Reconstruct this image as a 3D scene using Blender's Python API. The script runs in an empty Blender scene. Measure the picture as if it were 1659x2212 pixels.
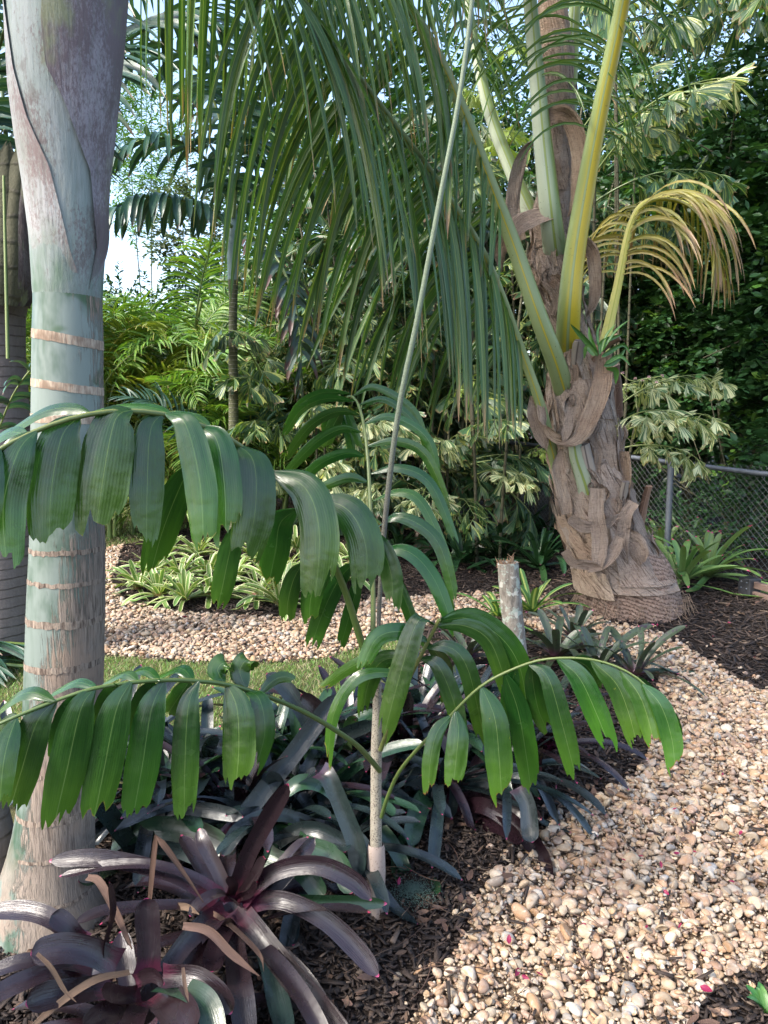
import bpy, math, random
import numpy as np
from mathutils import Vector, Matrix
R = math.radians
rng = np.random.default_rng(7)
random.seed(7)
# ---------------------------------------------------------------- camera, world, sun, exposure
sc = bpy.context.scene
COL = sc.collection
CAMH, PITCH, FPX, PW, PH = 1.5, R(7.4), 1662.0, 1659.0, 2212.0
cam = bpy.data.cameras.new('camera')
cam.sensor_fit = 'VERTICAL'; cam.sensor_height = 34.6; cam.lens = 34.6*FPX/PH
cam.clip_start = 0.05; cam.clip_end = 500
camo = bpy.data.objects.new('camera', cam); COL.objects.link(camo)
camo.location = (0, 0, CAMH); camo.rotation_euler = (R(90)-PITCH, 0, 0)
sc.camera = camo
SUNDIR = Vector((-0.62, -0.42, 0.80)).normalized()          # towards the sun
w = bpy.data.worlds.new('World'); sc.world = w; w.use_nodes = True
wn = w.node_tree; bg = wn.nodes['Background']
sky = wn.nodes.new('ShaderNodeTexSky'); sky.sky_type = 'NISHITA'; sky.sun_disc = False
sky.sun_elevation = math.asin(SUNDIR.z); sky.sun_rotation = math.atan2(SUNDIR.x, SUNDIR.y)
sky.air_density = 1.0; sky.dust_density = 3.0; sky.ozone_density = 1.0
wn.links.new(sky.outputs[0], bg.inputs[0]); bg.inputs[1].default_value = 0.15
sl = bpy.data.lights.new('sun', 'SUN'); sl.energy = 1.65; sl.angle = R(8.0); sl.color = (1, .95, .86)
so = bpy.data.objects.new('sun', sl); COL.objects.link(so)
so.rotation_euler = (-SUNDIR).to_track_quat('-Z', 'Y').to_euler(); so.location = (-6, -4, 9)
sc.view_settings.view_transform = 'Standard'; sc.view_settings.look = 'None'
sc.view_settings.exposure = 2.02; sc.view_settings.gamma = 1
sc.render.engine = 'CYCLES'
sc.cycles.max_bounces = 7; sc.cycles.diffuse_bounces = 3; sc.cycles.glossy_bounces = 2
sc.cycles.transmission_bounces = 4; sc.cycles.transparent_max_bounces = 6
sc.cycles.caustics_reflective = False; sc.cycles.caustics_refractive = False
sc.cycles.use_denoising = True

# ---------------------------------------------------------------- picture pixel -> place helpers
FW = np.array((0, math.cos(PITCH), -math.sin(PITCH))); UP = np.array((0, math.sin(PITCH), math.cos(PITCH)))
C0 = np.array((0, 0, CAMH)); ZUP = np.array((0, 0, 1.0))
def ray(x, y): return FW + (x-PW/2)/FPX*np.array((1., 0, 0)) - (y-PH/2)/FPX*UP
def P(x, y, Y):
    d = ray(x, y); return C0 + d*(Y/d[1])
def G(x, y, z=0.0):
    d = ray(x, y); return C0 + d*((z-CAMH)/d[2])
def GS(pts, z=0.0): return np.array([G(a, b, z) for a, b in pts])
def pxm(Y, n): return n/FPX*Y                                # n picture pixels at distance Y, in metres
def nz(v): return v/np.maximum(np.linalg.norm(v, axis=-1, keepdims=True), 1e-9)
def lin(h):
    v = [int(h[i:i+2], 16)/255 for i in (1, 3, 5)]
    return tuple(c/12.92 if c <= .04045 else ((c+.055)/1.055)**2.4 for c in v)

# ---------------------------------------------------------------- mesh builder
class MB:
    def __init__(s): s.v = []; s.f = {3: [], 4: []}; s.lp = []; s.m = {3: [], 4: []}; s.n = 0
    def add(s, V, F, LP=None, mat=0):
        V = np.asarray(V, float).reshape(-1, 3); F = np.asarray(F, int)
        if LP is None: LP = np.tile((.5, .5, random.random()), (len(V), 1))
        s.v.append(V); s.lp.append(np.asarray(LP, float).reshape(-1, 3))
        k = F.shape[1]; s.f[k].append(F+s.n); s.m[k].append(np.full(len(F), mat)); s.n += len(V)
    def mesh(s, name, off=None, smooth=True):
        V = np.concatenate(s.v); LP = np.concatenate(s.lp)
        if off is not None: V = V-np.array(off)
        loops, tot, mi = [], [], []
        for k in (4, 3):
            for F, m in zip(s.f[k], s.m[k]): loops.append(F.ravel()); tot.append(np.full(len(F), k)); mi.append(m)
        loops = np.concatenate(loops); tot = np.concatenate(tot); mi = np.concatenate(mi)
        me = bpy.data.meshes.new(name)
        me.vertices.add(len(V)); me.vertices.foreach_set('co', V.astype(np.float32).ravel())
        me.loops.add(len(loops)); me.loops.foreach_set('vertex_index', loops.astype(np.int32))
        me.polygons.add(len(tot))
        st = np.concatenate(([0], np.cumsum(tot)[:-1]))
        me.polygons.foreach_set('loop_start', st.astype(np.int32)); me.polygons.foreach_set('loop_total', tot.astype(np.int32))
        me.polygons.foreach_set('material_index', mi.astype(np.int32))
        me.polygons.foreach_set('use_smooth', np.full(len(tot), smooth))
        a = me.attributes.new('lp', 'FLOAT_VECTOR', 'POINT'); a.data.foreach_set('vector', LP.astype(np.float32).ravel())
        me.update(calc_edges=True); me.validate()
        return me
ORG = {}
def worg(p): return ORG.get(p.name, (0, 0, 0)) if p else (0, 0, 0)
def tag(o, label=None, cat=None, group=None, kind=None):
    if label: o['label'] = label
    if cat: o['category'] = cat
    if group: o['group'] = group
    if kind: o['kind'] = kind
    return o
def obj(name, mb, mats, parent=None, label=None, cat=None, group=None, kind=None, smooth=True, loc=None):
    off = worg(parent) if parent else loc
    me = mb.mesh(name, off, smooth)
    for m in (mats if isinstance(mats, (list, tuple)) else [mats]): me.materials.append(m)
    o = bpy.data.objects.new(name, me); COL.objects.link(o)
    if parent: o.parent = parent; ORG[o.name] = off
    elif loc is not None: o.location = loc; ORG[o.name] = tuple(loc)
    return tag(o, label, cat, group, kind)
def thing(name, label, cat, loc=(0, 0, 0), group=None):
    o = bpy.data.objects.new(name, None); COL.objects.link(o); o.empty_display_size = .1
    o.location = tuple(loc); ORG[o.name] = tuple(loc)
    return tag(o, label, cat, group)
def inst(name, me, parent, mat4, label=None):
    o = bpy.data.objects.new(name, me); COL.objects.link(o); o.parent = parent; o.matrix_local = mat4
    return tag(o, label)

def gridF(nu, nv, wrap=False):
    i, j = np.meshgrid(np.arange(nv), np.arange(nu), indexing='ij'); n1 = nu if wrap else nu+1
    a = i*n1+j; b = i*n1+(j+1) % n1 if wrap else a+1
    return np.stack([a, b, b+n1, a+n1], -1).reshape(-1, 4)
def crom(pts, n):
    """smooth curve through the points, n+1 samples spaced evenly along it"""
    p = np.asarray(pts, float)
    if len(p) == 2: return p[0]+(p[1]-p[0])*np.linspace(0, 1, n+1)[:, None]
    q = np.vstack([2*p[0]-p[1], p, 2*p[-1]-p[-2]]); out = []
    for k in range(len(p)-1):
        a, b, c, d = q[k:k+4]; t = np.linspace(0, 1, 16, endpoint=False)[:, None]
        out.append(.5*((2*b)+(c-a)*t+(2*a-5*b+4*c-d)*t*t+(3*b-a-3*c+d)*t**3))
    o = np.vstack(out+[p[-1:]]); L = np.concatenate(([0], np.cumsum(np.linalg.norm(np.diff(o, axis=0), axis=1))))
    s = np.linspace(0, L[-1], n+1)
    return np.stack([np.interp(s, L, o[:, i]) for i in range(3)], 1)
def frames(pts, hint=None):
    T = nz(np.gradient(pts, axis=0)); N = np.zeros_like(T)
    h = np.array(hint) if hint is not None else (np.array((1., 0, 0)) if abs(T[0][2]) > .8 else ZUP)
    n = nz(h-T[0]*np.dot(h, T[0]))
    for i in range(len(T)):
        n = nz(n-T[i]*np.dot(n, T[i])); N[i] = n
    return T, N, np.cross(T, N)
def tube(mb, pts, rad, ns=8, mat=0, flat=1.0, hint=None, cap=True, rfun=None, rnd=None):
    pts = np.asarray(pts, float); n = len(pts); rad = np.broadcast_to(np.asarray(rad, float), (n,))
    T, N, B = frames(pts, hint); th = np.linspace(0, 2*math.pi, ns, endpoint=False)
    rr = rad[:, None]*np.ones(ns) if rfun is None else rad[:, None]*rfun(np.linspace(0, 1, n)[:, None], th[None, :])
    V = pts[:, None]+rr[..., None]*(np.cos(th)[None, :, None]*N[:, None]*flat+np.sin(th)[None, :, None]*B[:, None])
    r0 = random.random() if rnd is None else rnd
    LP = np.stack(np.broadcast_arrays((th/(2*math.pi))[None, :], np.linspace(0, 1, n)[:, None], r0), -1)
    mb.add(V, gridF(ns, n-1, True), LP, mat)
    if cap:
        for e in (0, -1):
            c = np.vstack([pts[e][None], V[e]]); k = np.arange(ns)
            F = np.stack([np.zeros(ns, int), 1+k, 1+(k+1) % ns], 1)
            mb.add(c, F if e == -1 else F[:, ::-1], np.tile((.5, float(e == -1), r0), (ns+1, 1)), mat)

WP = {  # leaf outlines: share of the full width along the leaf
 'lance': ([0, .1, .35, .7, .9, 1], [.35, .8, 1, .75, .38, .04]),
 'long':  ([0, .06, .3, .75, .93, 1], [.4, .85, 1, .8, .4, .05]),
 'broad': ([0, .05, .15, .3, .6, .85, 1], [.1, .38, .74, .95, 1, .78, .42]),
 'strap': ([0, .1, .3, .75, .9, .96, 1], [1.15, .95, .9, 1, .9, .62, .08]),
 'fish':  ([0, .15, .4, .8, 1], [.03, .15, .45, .9, 1]),
 'oval':  ([0, .15, .5, .8, 1], [.12, .6, 1, .85, .1]),
 'dry':   ([0, .3, .7, 1], [.7, .9, .8, .1]),
}
def leafgrid(path, side, width, nu, shape, fold=0., jag=0., rnd=None, nrm=None, wave=0., rg=None, slant=0.):
    """blades built all at once: path (m,n,3), side (m,n,3), width (m,) -> verts and lp"""
    rg = rg or rng
    m, n, _ = path.shape; width = np.broadcast_to(np.asarray(width, float), (m,))
    T = nz(np.gradient(path, axis=1)); N = nz(np.cross(T, side)) if nrm is None else nrm
    if nrm is None: N = N*np.where(N.mean(1)@np.array((-.0, -.6, .8)) < 0, -1., 1.)[:, None, None]      # upper side
    v = np.linspace(0, 1, n); wv = np.interp(v, *WP[shape])
    sj = np.linspace(-1, 1, nu+1)
    V = path[:, :, None]+side[:, :, None]*(sj[None, None, :, None]*wv[None, :, None, None]*width[:, None, None, None]/2)
    V = V+N[:, :, None]*((np.abs(sj)**1.4-.4)[None, None, :, None]*fold*wv[None, :, None, None]*width[:, None, None, None]/2)
    if wave:
        ph = rg.uniform(0, 6.28, (m, 1, nu+1))
        V = V+N[:, :, None]*(np.sin(v[None, :, None]*9+ph)*wave*width[:, None, None])[..., None]*np.abs(sj)[None, None, :, None]
    vv = np.broadcast_to(v[None, :, None], (m, n, nu+1)).copy()
    if jag:
        cut = 1-jag*rg.random((m, 1, nu+1))**1.6-slant*np.clip(.5+sj*rg.choice([-1, 1], (m, 1, 1))*rg.uniform(.6, 1.4, (m, 1, 1))/2, 0, 1)
        if slant:                                           # torn into a few pointed lobes of unequal length
            for q in range(m):
                K = rg.integers(2, 5); bd = np.sort(np.concatenate(([-.02, 1.02], rg.uniform(.12, .88, K-1)))); x = (sj+1)/2; li = np.clip(np.searchsorted(bd, x)-1, 0, K-1)
                ph = (x-bd[li])/(bd[li+1]-bd[li]); lr = rg.random(K)**1.5; cut[q, 0] -= jag*(1.3*lr[li]+1.1*np.abs(2*ph-1)**1.5*rg.uniform(.5, 1.2, K)[li])
        s = vv*cut*(n-1); i0 = np.clip(np.floor(s).astype(int), 0, n-2); fr = (s-i0)[..., None]
        mi = np.arange(m)[:, None, None]; ji = np.arange(nu+1)[None, None, :]
        V = V[mi, i0, ji]*(1-fr)+V[mi, i0+1, ji]*fr
    r = rg.random(m) if rnd is None else np.broadcast_to(rnd, (m,))
    LP = np.stack(np.broadcast_arrays(((sj+1)/2)[None, None, :], vv, r[:, None, None]), -1)
    return V, LP
def addleaves(mb, V, LP, mat=0):
    m, n, k, _ = V.shape; F = gridF(k-1, n-1)
    F = (F[None]+(np.arange(m)*n*k)[:, None, None]).reshape(-1, 4)
    mb.add(V, F, LP, mat)
def rot_about(v, ax, a):
    a = np.asarray(a)[..., None]
    return v*np.cos(a)+np.cross(ax, v)*np.sin(a)+ax*np.sum(ax*v, -1, keepdims=True)*(1-np.cos(a))
def pinnate(pts, L, W, n, t0=.2, t1=.99, ang=(0, 45), lift=.2, droop=1.5, nv=7, nu=2, shape='long', fold=.3,
            jag=0., prof=None, sides=(1, -1), up=None, roll=.25, jit=.12, seed=1, wave=0., two=.0):
    """leaflets along a rachis, hanging under their own weight"""
    rg = np.random.default_rng(seed); pts = np.asarray(pts, float)
    T, _, _ = frames(pts); s = np.linspace(0, 1, len(pts))
    t = np.linspace(t0, t1, n); bs, Ts, sg, tt = [], [], [], []
    for sd in sides:
        q = np.clip(t+rg.normal(0, .25/n, n), 0, 1); tt.append((q-t0)/(t1-t0))
        bs.append(np.stack([np.interp(q, s, pts[:, i]) for i in range(3)], 1))
        Ts.append(nz(np.stack([np.interp(q, s, T[:, i]) for i in range(3)], 1))); sg.append(np.full(n, sd))
    b = np.vstack(bs); Tq = np.vstack(Ts); sg = np.concatenate(sg); tt = np.clip(np.concatenate(tt), 0, 1)
    hint = np.array(up) if up is not None else ZUP
    S = nz(np.cross(Tq, hint))*sg[:, None]; U = nz(np.cross(S, Tq))*sg[:, None]
    if isinstance(ang[0], tuple): base_a = np.where(sg > 0, np.interp(tt, (0, 1), ang[0]), np.interp(tt, (0, 1), ang[1]))
    else: base_a = np.interp(tt, (0, 1), ang)
    a = np.radians(base_a)+rg.normal(0, jit, len(tt))
    d = nz(S*np.cos(a)[:, None]+Tq*np.sin(a)[:, None]+U*(lift+rg.normal(0, jit, len(tt)))[:, None])
    pf = np.interp(tt, *(prof or ([0, .15, .5, .85, 1], [.55, .85, 1, .7, .35])))
    Ln = L*pf*(1+rg.normal(0, .06, len(tt))); dr = droop*(1+rg.normal(0, .18, len(tt)))
    path = [b]; dirs = [d]; p = b.copy()
    for k in range(nv):
        p = p+d*(Ln/nv)[:, None]; d = nz(d-ZUP*(dr/nv)[:, None]); path.append(p); dirs.append(d)
    path = np.stack(path, 1); dirs = np.stack(dirs, 1)
    sdv = nz(Tq[:, None]-dirs*np.sum(Tq[:, None]*dirs, -1, keepdims=True))
    if roll: sdv = rot_about(sdv, dirs, np.broadcast_to(rg.normal(0, roll, (len(tt), 1)), sdv.shape[:2]))
    return leafgrid(path, sdv, W*np.interp(tt, (0, .2, .8, 1), (.75, 1, .9, .6)), nu, shape, fold, jag, wave=wave, rg=rg)
def arc(base, az, el, L, droop, n=14, sway=0.):
    p = np.array(base, float); out = [p.copy()]
    for k in range(n):
        t = (k+.5)/n; e = el-droop*t**1.3; a = az+sway*t
        p = p+np.array((math.cos(e)*math.cos(a), math.cos(e)*math.sin(a), math.sin(e)))*L/n; out.append(p.copy())
    return np.array(out)
def strap(path, side0, w, nu=4, fold=.35, shape='strap', roll=0., rnd=None, jag=0., wave=0., nv=12, slant=0.):
    pts = crom(path, nv)[None]; T = nz(np.gradient(pts, axis=1))
    s0 = np.asarray(side0, float); sd = nz(s0[None, None]-T*np.sum(T*s0, -1, keepdims=True))
    if roll: sd = rot_about(sd, T, np.full(sd.shape[:2], roll))
    return leafgrid(pts, sd, [w], nu, shape, fold, jag, rnd=None if rnd is None else [rnd], wave=wave, slant=slant)
def scatter(mb, tv, tf, pos, rot, scl, ab, mat=0):
    """many copies of a small shape; ab (m,2) goes to lp x and y of every vertex, z stays random"""
    m, k = len(pos), len(tv)
    V = np.einsum('mij,mkj->mki', rot, tv[None]*scl[:, None])+pos[:, None]
    F = (tf[None]+(np.arange(m)*k)[:, None, None]).reshape(-1, tf.shape[1])
    LP = np.concatenate([np.repeat(ab[:, None], k, 1), np.repeat(rng.random((m, 1, 1)), k, 1)], -1)
    mb.add(V, F, LP, mat)
def rotm(yaw, tx=0., ty=0.):
    cz, sz, cx, sx, cy, sy = np.cos(yaw), np.sin(yaw), np.cos(tx), np.sin(tx), np.cos(ty), np.sin(ty); z = np.zeros_like(cz); o = z+1
    A = lambda *r: np.stack([np.stack(np.broadcast_arrays(*q), -1) for q in r], -2)
    return A((cz, -sz, z), (sz, cz, z), (z, z, o))@A((cy, z, sy), (z, o, z), (-sy, z, cy))@A((o, z, z), (z, cx, -sx), (z, sx, cx))
def inpoly(xy, poly):
    x, y = xy[:, 0], xy[:, 1]; c = np.zeros(len(x), bool); n = len(poly); j = n-1
    for i in range(n):
        a, b = poly[i], poly[j]
        if a[1] != b[1]: c ^= ((a[1] > y) != (b[1] > y)) & (x < (b[0]-a[0])*(y-a[1])/(b[1]-a[1])+a[0])
        j = i
    return c
def polysheet(mb, poly, z, mat=0):
    import bmesh
    bm = bmesh.new(); vs = [bm.verts.new((p[0], p[1], z)) for p in poly]; f = bm.faces.new(vs)
    bmesh.ops.triangulate(bm, faces=[f]); bm.verts.index_update()
    V = [v.co[:] for v in bm.verts]; F = [[v.index for v in f.verts] if f.normal.z >= 0 else [v.index for v in f.verts][::-1] for f in bm.faces]
    bm.free(); mb.add(V, F, None, mat)

# ---------------------------------------------------------------- materials
class NT:
    def __init__(s, name):
        s.m = bpy.data.materials.new(name); s.m.use_nodes = True; s.t = s.m.node_tree
        s.b = s.t.nodes['Principled BSDF']; s.out = s.t.nodes['Material Output']
        a = s.n('ShaderNodeAttribute'); a.attribute_name = 'lp'; x = s.n('ShaderNodeSeparateXYZ'); s.l(a.outputs['Vector'], x.inputs[0])
        s.u, s.v, s.r = x.outputs[0], x.outputs[1], x.outputs[2]
        s.obj = s.n('ShaderNodeTexCoord').outputs['Object']; s.geo = s.n('ShaderNodeNewGeometry').outputs['Position']
        s.oi = s.n('ShaderNodeObjectInfo').outputs['Random']
    def n(s, t): return s.t.nodes.new(t)
    def l(s, a, b): s.t.links.new(a, b)
    def put(s, x, inp):
        if x is None: return
        if isinstance(x, (int, float)): inp.default_value = x
        elif isinstance(x, (tuple, list)): inp.default_value = tuple(x)+((1,) if len(inp.default_value) == 4 and len(x) == 3 else ())
        else: s.l(x, inp)
    def ma(s, op, a, b=None, c=None, clamp=False):
        q = s.n('ShaderNodeMath'); q.operation = op; q.use_clamp = clamp
        for x, i in zip((a, b, c), q.inputs): s.put(x, i)
        return q.outputs[0]
    def mr(s, x, a, b, c=0., d=1.):
        q = s.n('ShaderNodeMapRange'); q.interpolation_type = 'SMOOTHSTEP'
        for v, i in zip((x, a, b, c, d), q.inputs): s.put(v, i)
        return q.outputs[0]
    def mix(s, f, a, b, mode='MIX'):
        q = s.n('ShaderNodeMix'); q.data_type = 'RGBA'; q.blend_type = mode; q.clamp_factor = True
        s.put(f, q.inputs[0]); s.put(a, q.inputs[6]); s.put(b, q.inputs[7]); return q.outputs[2]
    def xyz(s, a, b, c):
        q = s.n('ShaderNodeCombineXYZ')
        for v, i in zip((a, b, c), q.inputs): s.put(v, i)
        return q.outputs[0]
    def vm(s, op, a, b):
        q = s.n('ShaderNodeVectorMath'); q.operation = op; s.put(a, q.inputs[0]); s.put(b, q.inputs[1]); return q.outputs[0]
    def noise(s, vec, sc=5., det=3., rough=.55, dist=0.):
        q = s.n('ShaderNodeTexNoise'); s.l(vec, q.inputs['Vector']); q.inputs['Scale'].default_value = sc
        q.inputs['Detail'].default_value = det; q.inputs['Roughness'].default_value = rough; q.inputs['Distortion'].default_value = dist
        return q.outputs[0]
    def vor(s, vec, sc=5., feat='F1', out='Distance'):
        q = s.n('ShaderNodeTexVoronoi'); q.feature = feat; s.l(vec, q.inputs['Vector']); q.inputs['Scale'].default_value = sc; return q.outputs[out]
    def ramp(s, f, stops):
        q = s.n('ShaderNodeValToRGB'); s.l(f, q.inputs[0]); e = q.color_ramp.elements
        for i, (p, c) in enumerate(stops):
            k = e[i] if i < 2 else e.new(p)
            k.position = p; k.color = tuple(c)+(1,)
        return q.outputs[0]
    def bump(s, h, st=.3, dist=.01, nrm=None):
        q = s.n('ShaderNodeBump'); q.inputs['Strength'].default_value = st; q.inputs['Distance'].default_value = dist
        s.l(h, q.inputs['Height'])
        if nrm is not None: s.l(nrm, q.inputs['Normal'])
        return q.outputs[0]
    def fin(s, col, rough=.5, nrm=None, spec=.5, trans=0., tcol=None, coat=0.):
        s.put(col, s.b.inputs['Base Color']); s.put(rough, s.b.inputs['Roughness']); s.b.inputs['Specular IOR Level'].default_value = spec
        if coat: s.b.inputs['Coat Weight'].default_value = coat; s.b.inputs['Coat Roughness'].default_value = .3
        if nrm is not None: s.l(nrm, s.b.inputs['Normal'])
        if trans:
            t = s.n('ShaderNodeBsdfTranslucent'); s.put(tcol if tcol is not None else col, t.inputs[0])
            x = s.n('ShaderNodeMixShader'); x.inputs[0].default_value = trans
            s.l(s.b.outputs[0], x.inputs[1]); s.l(t.outputs[0], x.inputs[2]); s.l(x.outputs[0], s.out.inputs[0])
        return s.m
def leafmat(name, c1, c2, rib=None, ribw=.03, ribs=0, tip=None, tip0=.9, edge=None, edge0=.36, base=None, base1=.3, spots=None, spot0=.7,
            stripe=None, stripe0=.52, rough=.38, trans=.25, spec=.5, bump=.25, var=.25, dots=None, rv=.12, tipn=.3, grad=None, coat=0.):
    s = NT(name)
    st = s.noise(s.xyz(s.ma('MULTIPLY', s.u, 14), s.ma('MULTIPLY', s.v, 2.5), s.ma('MULTIPLY', s.r, 37)), 1.5, 4)
    col = s.mix(s.ma('ADD', s.ma('MULTIPLY', s.r, .5), s.ma('MULTIPLY_ADD', st, 1.6, -.55), clamp=True), c1, c2)
    blot = s.noise(s.geo, 9, 3)
    if grad: col = s.mix(s.ma('MULTIPLY', s.mr(s.ma('ADD', s.v, s.ma('MULTIPLY_ADD', blot, .5, -.25)), .35, .95), .8), col, grad)  # blade ends tinted yellow-green: light through the leaf put into the colour
    if stripe:
        q = s.noise(s.xyz(s.ma('MULTIPLY', s.u, 7), s.ma('MULTIPLY', s.v, .5), s.ma('MULTIPLY', s.r, 71)), 1.3, 2)
        col = s.mix(s.mr(q, stripe0, stripe0+.06), col, stripe)
    if base: col = s.mix(s.mr(s.ma('ADD', s.v, s.ma('MULTIPLY_ADD', st, .3, -.15)), base1*.2, base1, 1, 0), col, base)
    au = s.ma('ABSOLUTE', s.ma('SUBTRACT', s.u, .5))
    if edge: col = s.mix(s.mr(s.ma('ADD', au, s.ma('MULTIPLY_ADD', st, .12, -.06)), edge0-.02, edge0+.03), col, edge)
    if rib: col = s.mix(s.ma('MULTIPLY', s.mr(au, ribw*.4, ribw, 1, 0), .75), col, rib)
    if dots: col = s.mix(s.mr(s.noise(s.geo, 45, 3), .56, .66), col, dots)
    if spots: col = s.mix(s.ma('MULTIPLY', s.mr(s.noise(s.xyz(s.ma('MULTIPLY', s.u, 3), s.ma('MULTIPLY', s.v, 9), s.ma('MULTIPLY', s.r, 53)), 1.2, 5, .7), spot0, spot0+.08), .8), col, spots)
    if tip:
        tn = s.noise(s.xyz(s.ma('MULTIPLY', s.u, 9), s.ma('MULTIPLY', s.v, 6), s.ma('MULTIPLY', s.r, 19)), 1.5, 3)
        e = s.ma('ADD', s.ma('ADD', s.v, s.ma('MULTIPLY_ADD', tn, tipn, -tipn/2)), s.ma('MULTIPLY_ADD', s.r, tipn*.5, -tipn*.25))
        col = s.mix(s.mr(e, tip0-tipn*.2, tip0+tipn*.13), col, tip)
    hs = s.n('ShaderNodeHueSaturation'); s.l(col, hs.inputs['Color'])
    s.l(s.ma('MULTIPLY_ADD', s.ma('ADD', s.ma('ADD', s.oi, s.r), blot), var, 1-1.45*var), hs.inputs['Value'])
    s.l(s.ma('MULTIPLY_ADD', s.ma('FRACT', s.ma('MULTIPLY', s.r, 7.3)), .03, .485), hs.inputs['Hue'])
    col = hs.outputs[0]
    h = st
    if ribs: h = s.ma('ADD', s.ma('MULTIPLY', st, .5), s.ma('SINE', s.ma('MULTIPLY', s.u, 6.283*ribs)))
    tc = s.mix(1., col, (1.3, 1.35, .55), 'MULTIPLY')
    rg_ = s.ma('MULTIPLY_ADD', s.noise(s.geo, 14, 3), rv*2, rough-rv)
    return s.fin(col, rg_, s.bump(s.ma('MULTIPLY', blot, 1.), .2, .025, s.bump(h, bump, .004)), spec, trans, tc, coat)
# ================================================================ materials of the place
CREAM = (.42, .42, .25); TIPB = (.16, .08, .035)
M_young = leafmat('young_palm_leaf', (.01, .044, .008), (.022, .076, .012), rib=(.12, .2, .06), ribw=.015, ribs=16, tip=(.17, .16, .03), tip0=1.0, tipn=.06,
                  spots=(.25, .26, .03), spot0=.74, rough=.24, trans=.28, bump=.06, spec=.65, rv=.1, grad=(.045, .115, .012))
M_young2 = leafmat('blotched_young_palm_leaf', (.01, .044, .008), (.022, .076, .012), rib=(.12, .2, .06), ribw=.015, ribs=16, tip=(.16, .07, .02), tip0=1.0, tipn=.06,
                  spots=(.32, .34, .04), spot0=.67, rough=.24, spec=.65, trans=.24, bump=.06, rv=.1, grad=(.05, .13, .012))
M_coco = leafmat('coconut_leaflet', (.035, .095, .022), (.09, .165, .04), rib=(.26, .3, .09), ribw=.08, tip=(.26, .17, .08), tip0=.95,
                 spots=(.34, .26, .05), spot0=.66, rough=.34, trans=.33)
M_cocoy = leafmat('dying_coconut_leaflet', (.22, .2, .03), (.3, .25, .07), rib=(.3, .28, .1), ribw=.1, tip=(.2, .13, .06), tip0=.72, tipn=.5, spots=(.16, .09, .045), spot0=.58, trans=.25)
M_areca = leafmat('areca_leaflet', (.055, .155, .03), (.14, .25, .04), rib=(.28, .3, .06), ribw=.1, tip=(.32, .27, .09), tip0=.97, rough=.38, trans=.35)
M_areca2 = leafmat('golden_areca_leaflet', (.14, .22, .035), (.24, .28, .055), rib=(.32, .3, .06), ribw=.1, tip=(.3, .22, .1), tip0=.93, rough=.4, trans=.35)
M_blue = leafmat('bluish_palm_leaflet', (.018, .06, .04), (.04, .095, .06), rib=(.08, .13, .07), ribw=.08, tip=(.13, .08, .05), tip0=.99, rough=.34, trans=.18)
M_deadleaf = leafmat('withered_palm_leaflet', (.03, .06, .045), (.05, .08, .06), tip=(.06, .03, .022), tip0=.72, spots=(.08, .045, .03), spot0=.6, rough=.45, trans=.12)
M_fish = leafmat('fishtail_leaflet', (.03, .085, .035), (.065, .135, .05), stripe=(.3, .35, .1), stripe0=.53, ribs=7, tip=(.22, .16, .07), tip0=1.0, rough=.36, trans=.28, bump=.25, var=.35)
M_fishb = leafmat('sunlit_striped_fishtail_leaflet', (.05, .12, .04), (.1, .18, .06), stripe=(.55, .57, .32), stripe0=.46, ribs=7, tip=(.3, .24, .1), tip0=1.0, rough=.34, trans=.3, bump=.25, var=.2)  # fishtail leaf with paler greens and stripes: sunlight put into the colour
M_fishd = leafmat('deep_green_fishtail_leaflet', (.018, .06, .026), (.04, .095, .035), stripe=(.16, .22, .08), stripe0=.56, ribs=7, tip=(.1, .06, .03), tip0=.97, rough=.36, trans=.22, bump=.25, var=.35)
M_fishl = leafmat('lime_fishtail_leaflet', (.2, .3, .05), (.3, .38, .1), ribs=7, rough=.4, trans=.35, bump=.4)
M_hedge = leafmat('hedge_leaf', (.015, .056, .02), (.042, .105, .032), rib=(.06, .12, .04), ribw=.06, rough=.36, trans=.2, var=.45)
M_hedgel = leafmat('fresh_hedge_leaf', (.06, .16, .03), (.12, .24, .04), rib=(.12, .2, .06), ribw=.06, rough=.34, trans=.3)
M_far = leafmat('far_tree_leaf', (.05, .08, .045), (.09, .12, .06), rough=.5, trans=.3, var=.4)
M_brp = leafmat('purple_bromeliad_leaf', (.014, .005, .009), (.014, .0085, .0095), tip=(.3, .03, .09), tip0=.99, tipn=.03, base=(.05, .01, .02), base1=.22, spots=(.02, .026, .012), spot0=.64, coat=.12, rv=.1, rough=.27, trans=.06, bump=.3, spec=.55)
M_brd = leafmat('dark_bromeliad_leaf', (.011, .012, .017), (.012, .026, .022), tip=(.3, .03, .1), tip0=.992, tipn=.03, base=(.03, .01, .017), base1=.14, coat=.12, rv=.1, rough=.27, trans=.06, bump=.3, spec=.6)
M_brg = leafmat('green_bromeliad_leaf', (.012, .036, .018), (.02, .052, .022), tip=(.4, .04, .12), tip0=.99, tipn=.04, coat=.2, rv=.09, rough=.26, trans=.1, bump=.3, spec=.55)
M_brt = leafmat('pink_tipped_bromeliad_leaf', (.08, .18, .045), (.16, .24, .085), tip=(.5, .05, .16), tip0=.965, tipn=.06, base=(.09, .13, .05), rough=.36, trans=.2, bump=.3)
M_brv = leafmat('cream_edged_bromeliad_leaf', (.09, .18, .04), (.15, .24, .06), edge=(.5, .5, .3), edge0=.36, base=(.3, .08, .1), base1=.16, rough=.4, trans=.25, bump=.25)
M_bry = leafmat('yellow_striped_bromeliad_leaf', (.05, .13, .03), (.08, .17, .04), rib=(.45, .5, .15), ribw=.2, rough=.36, trans=.25)
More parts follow.
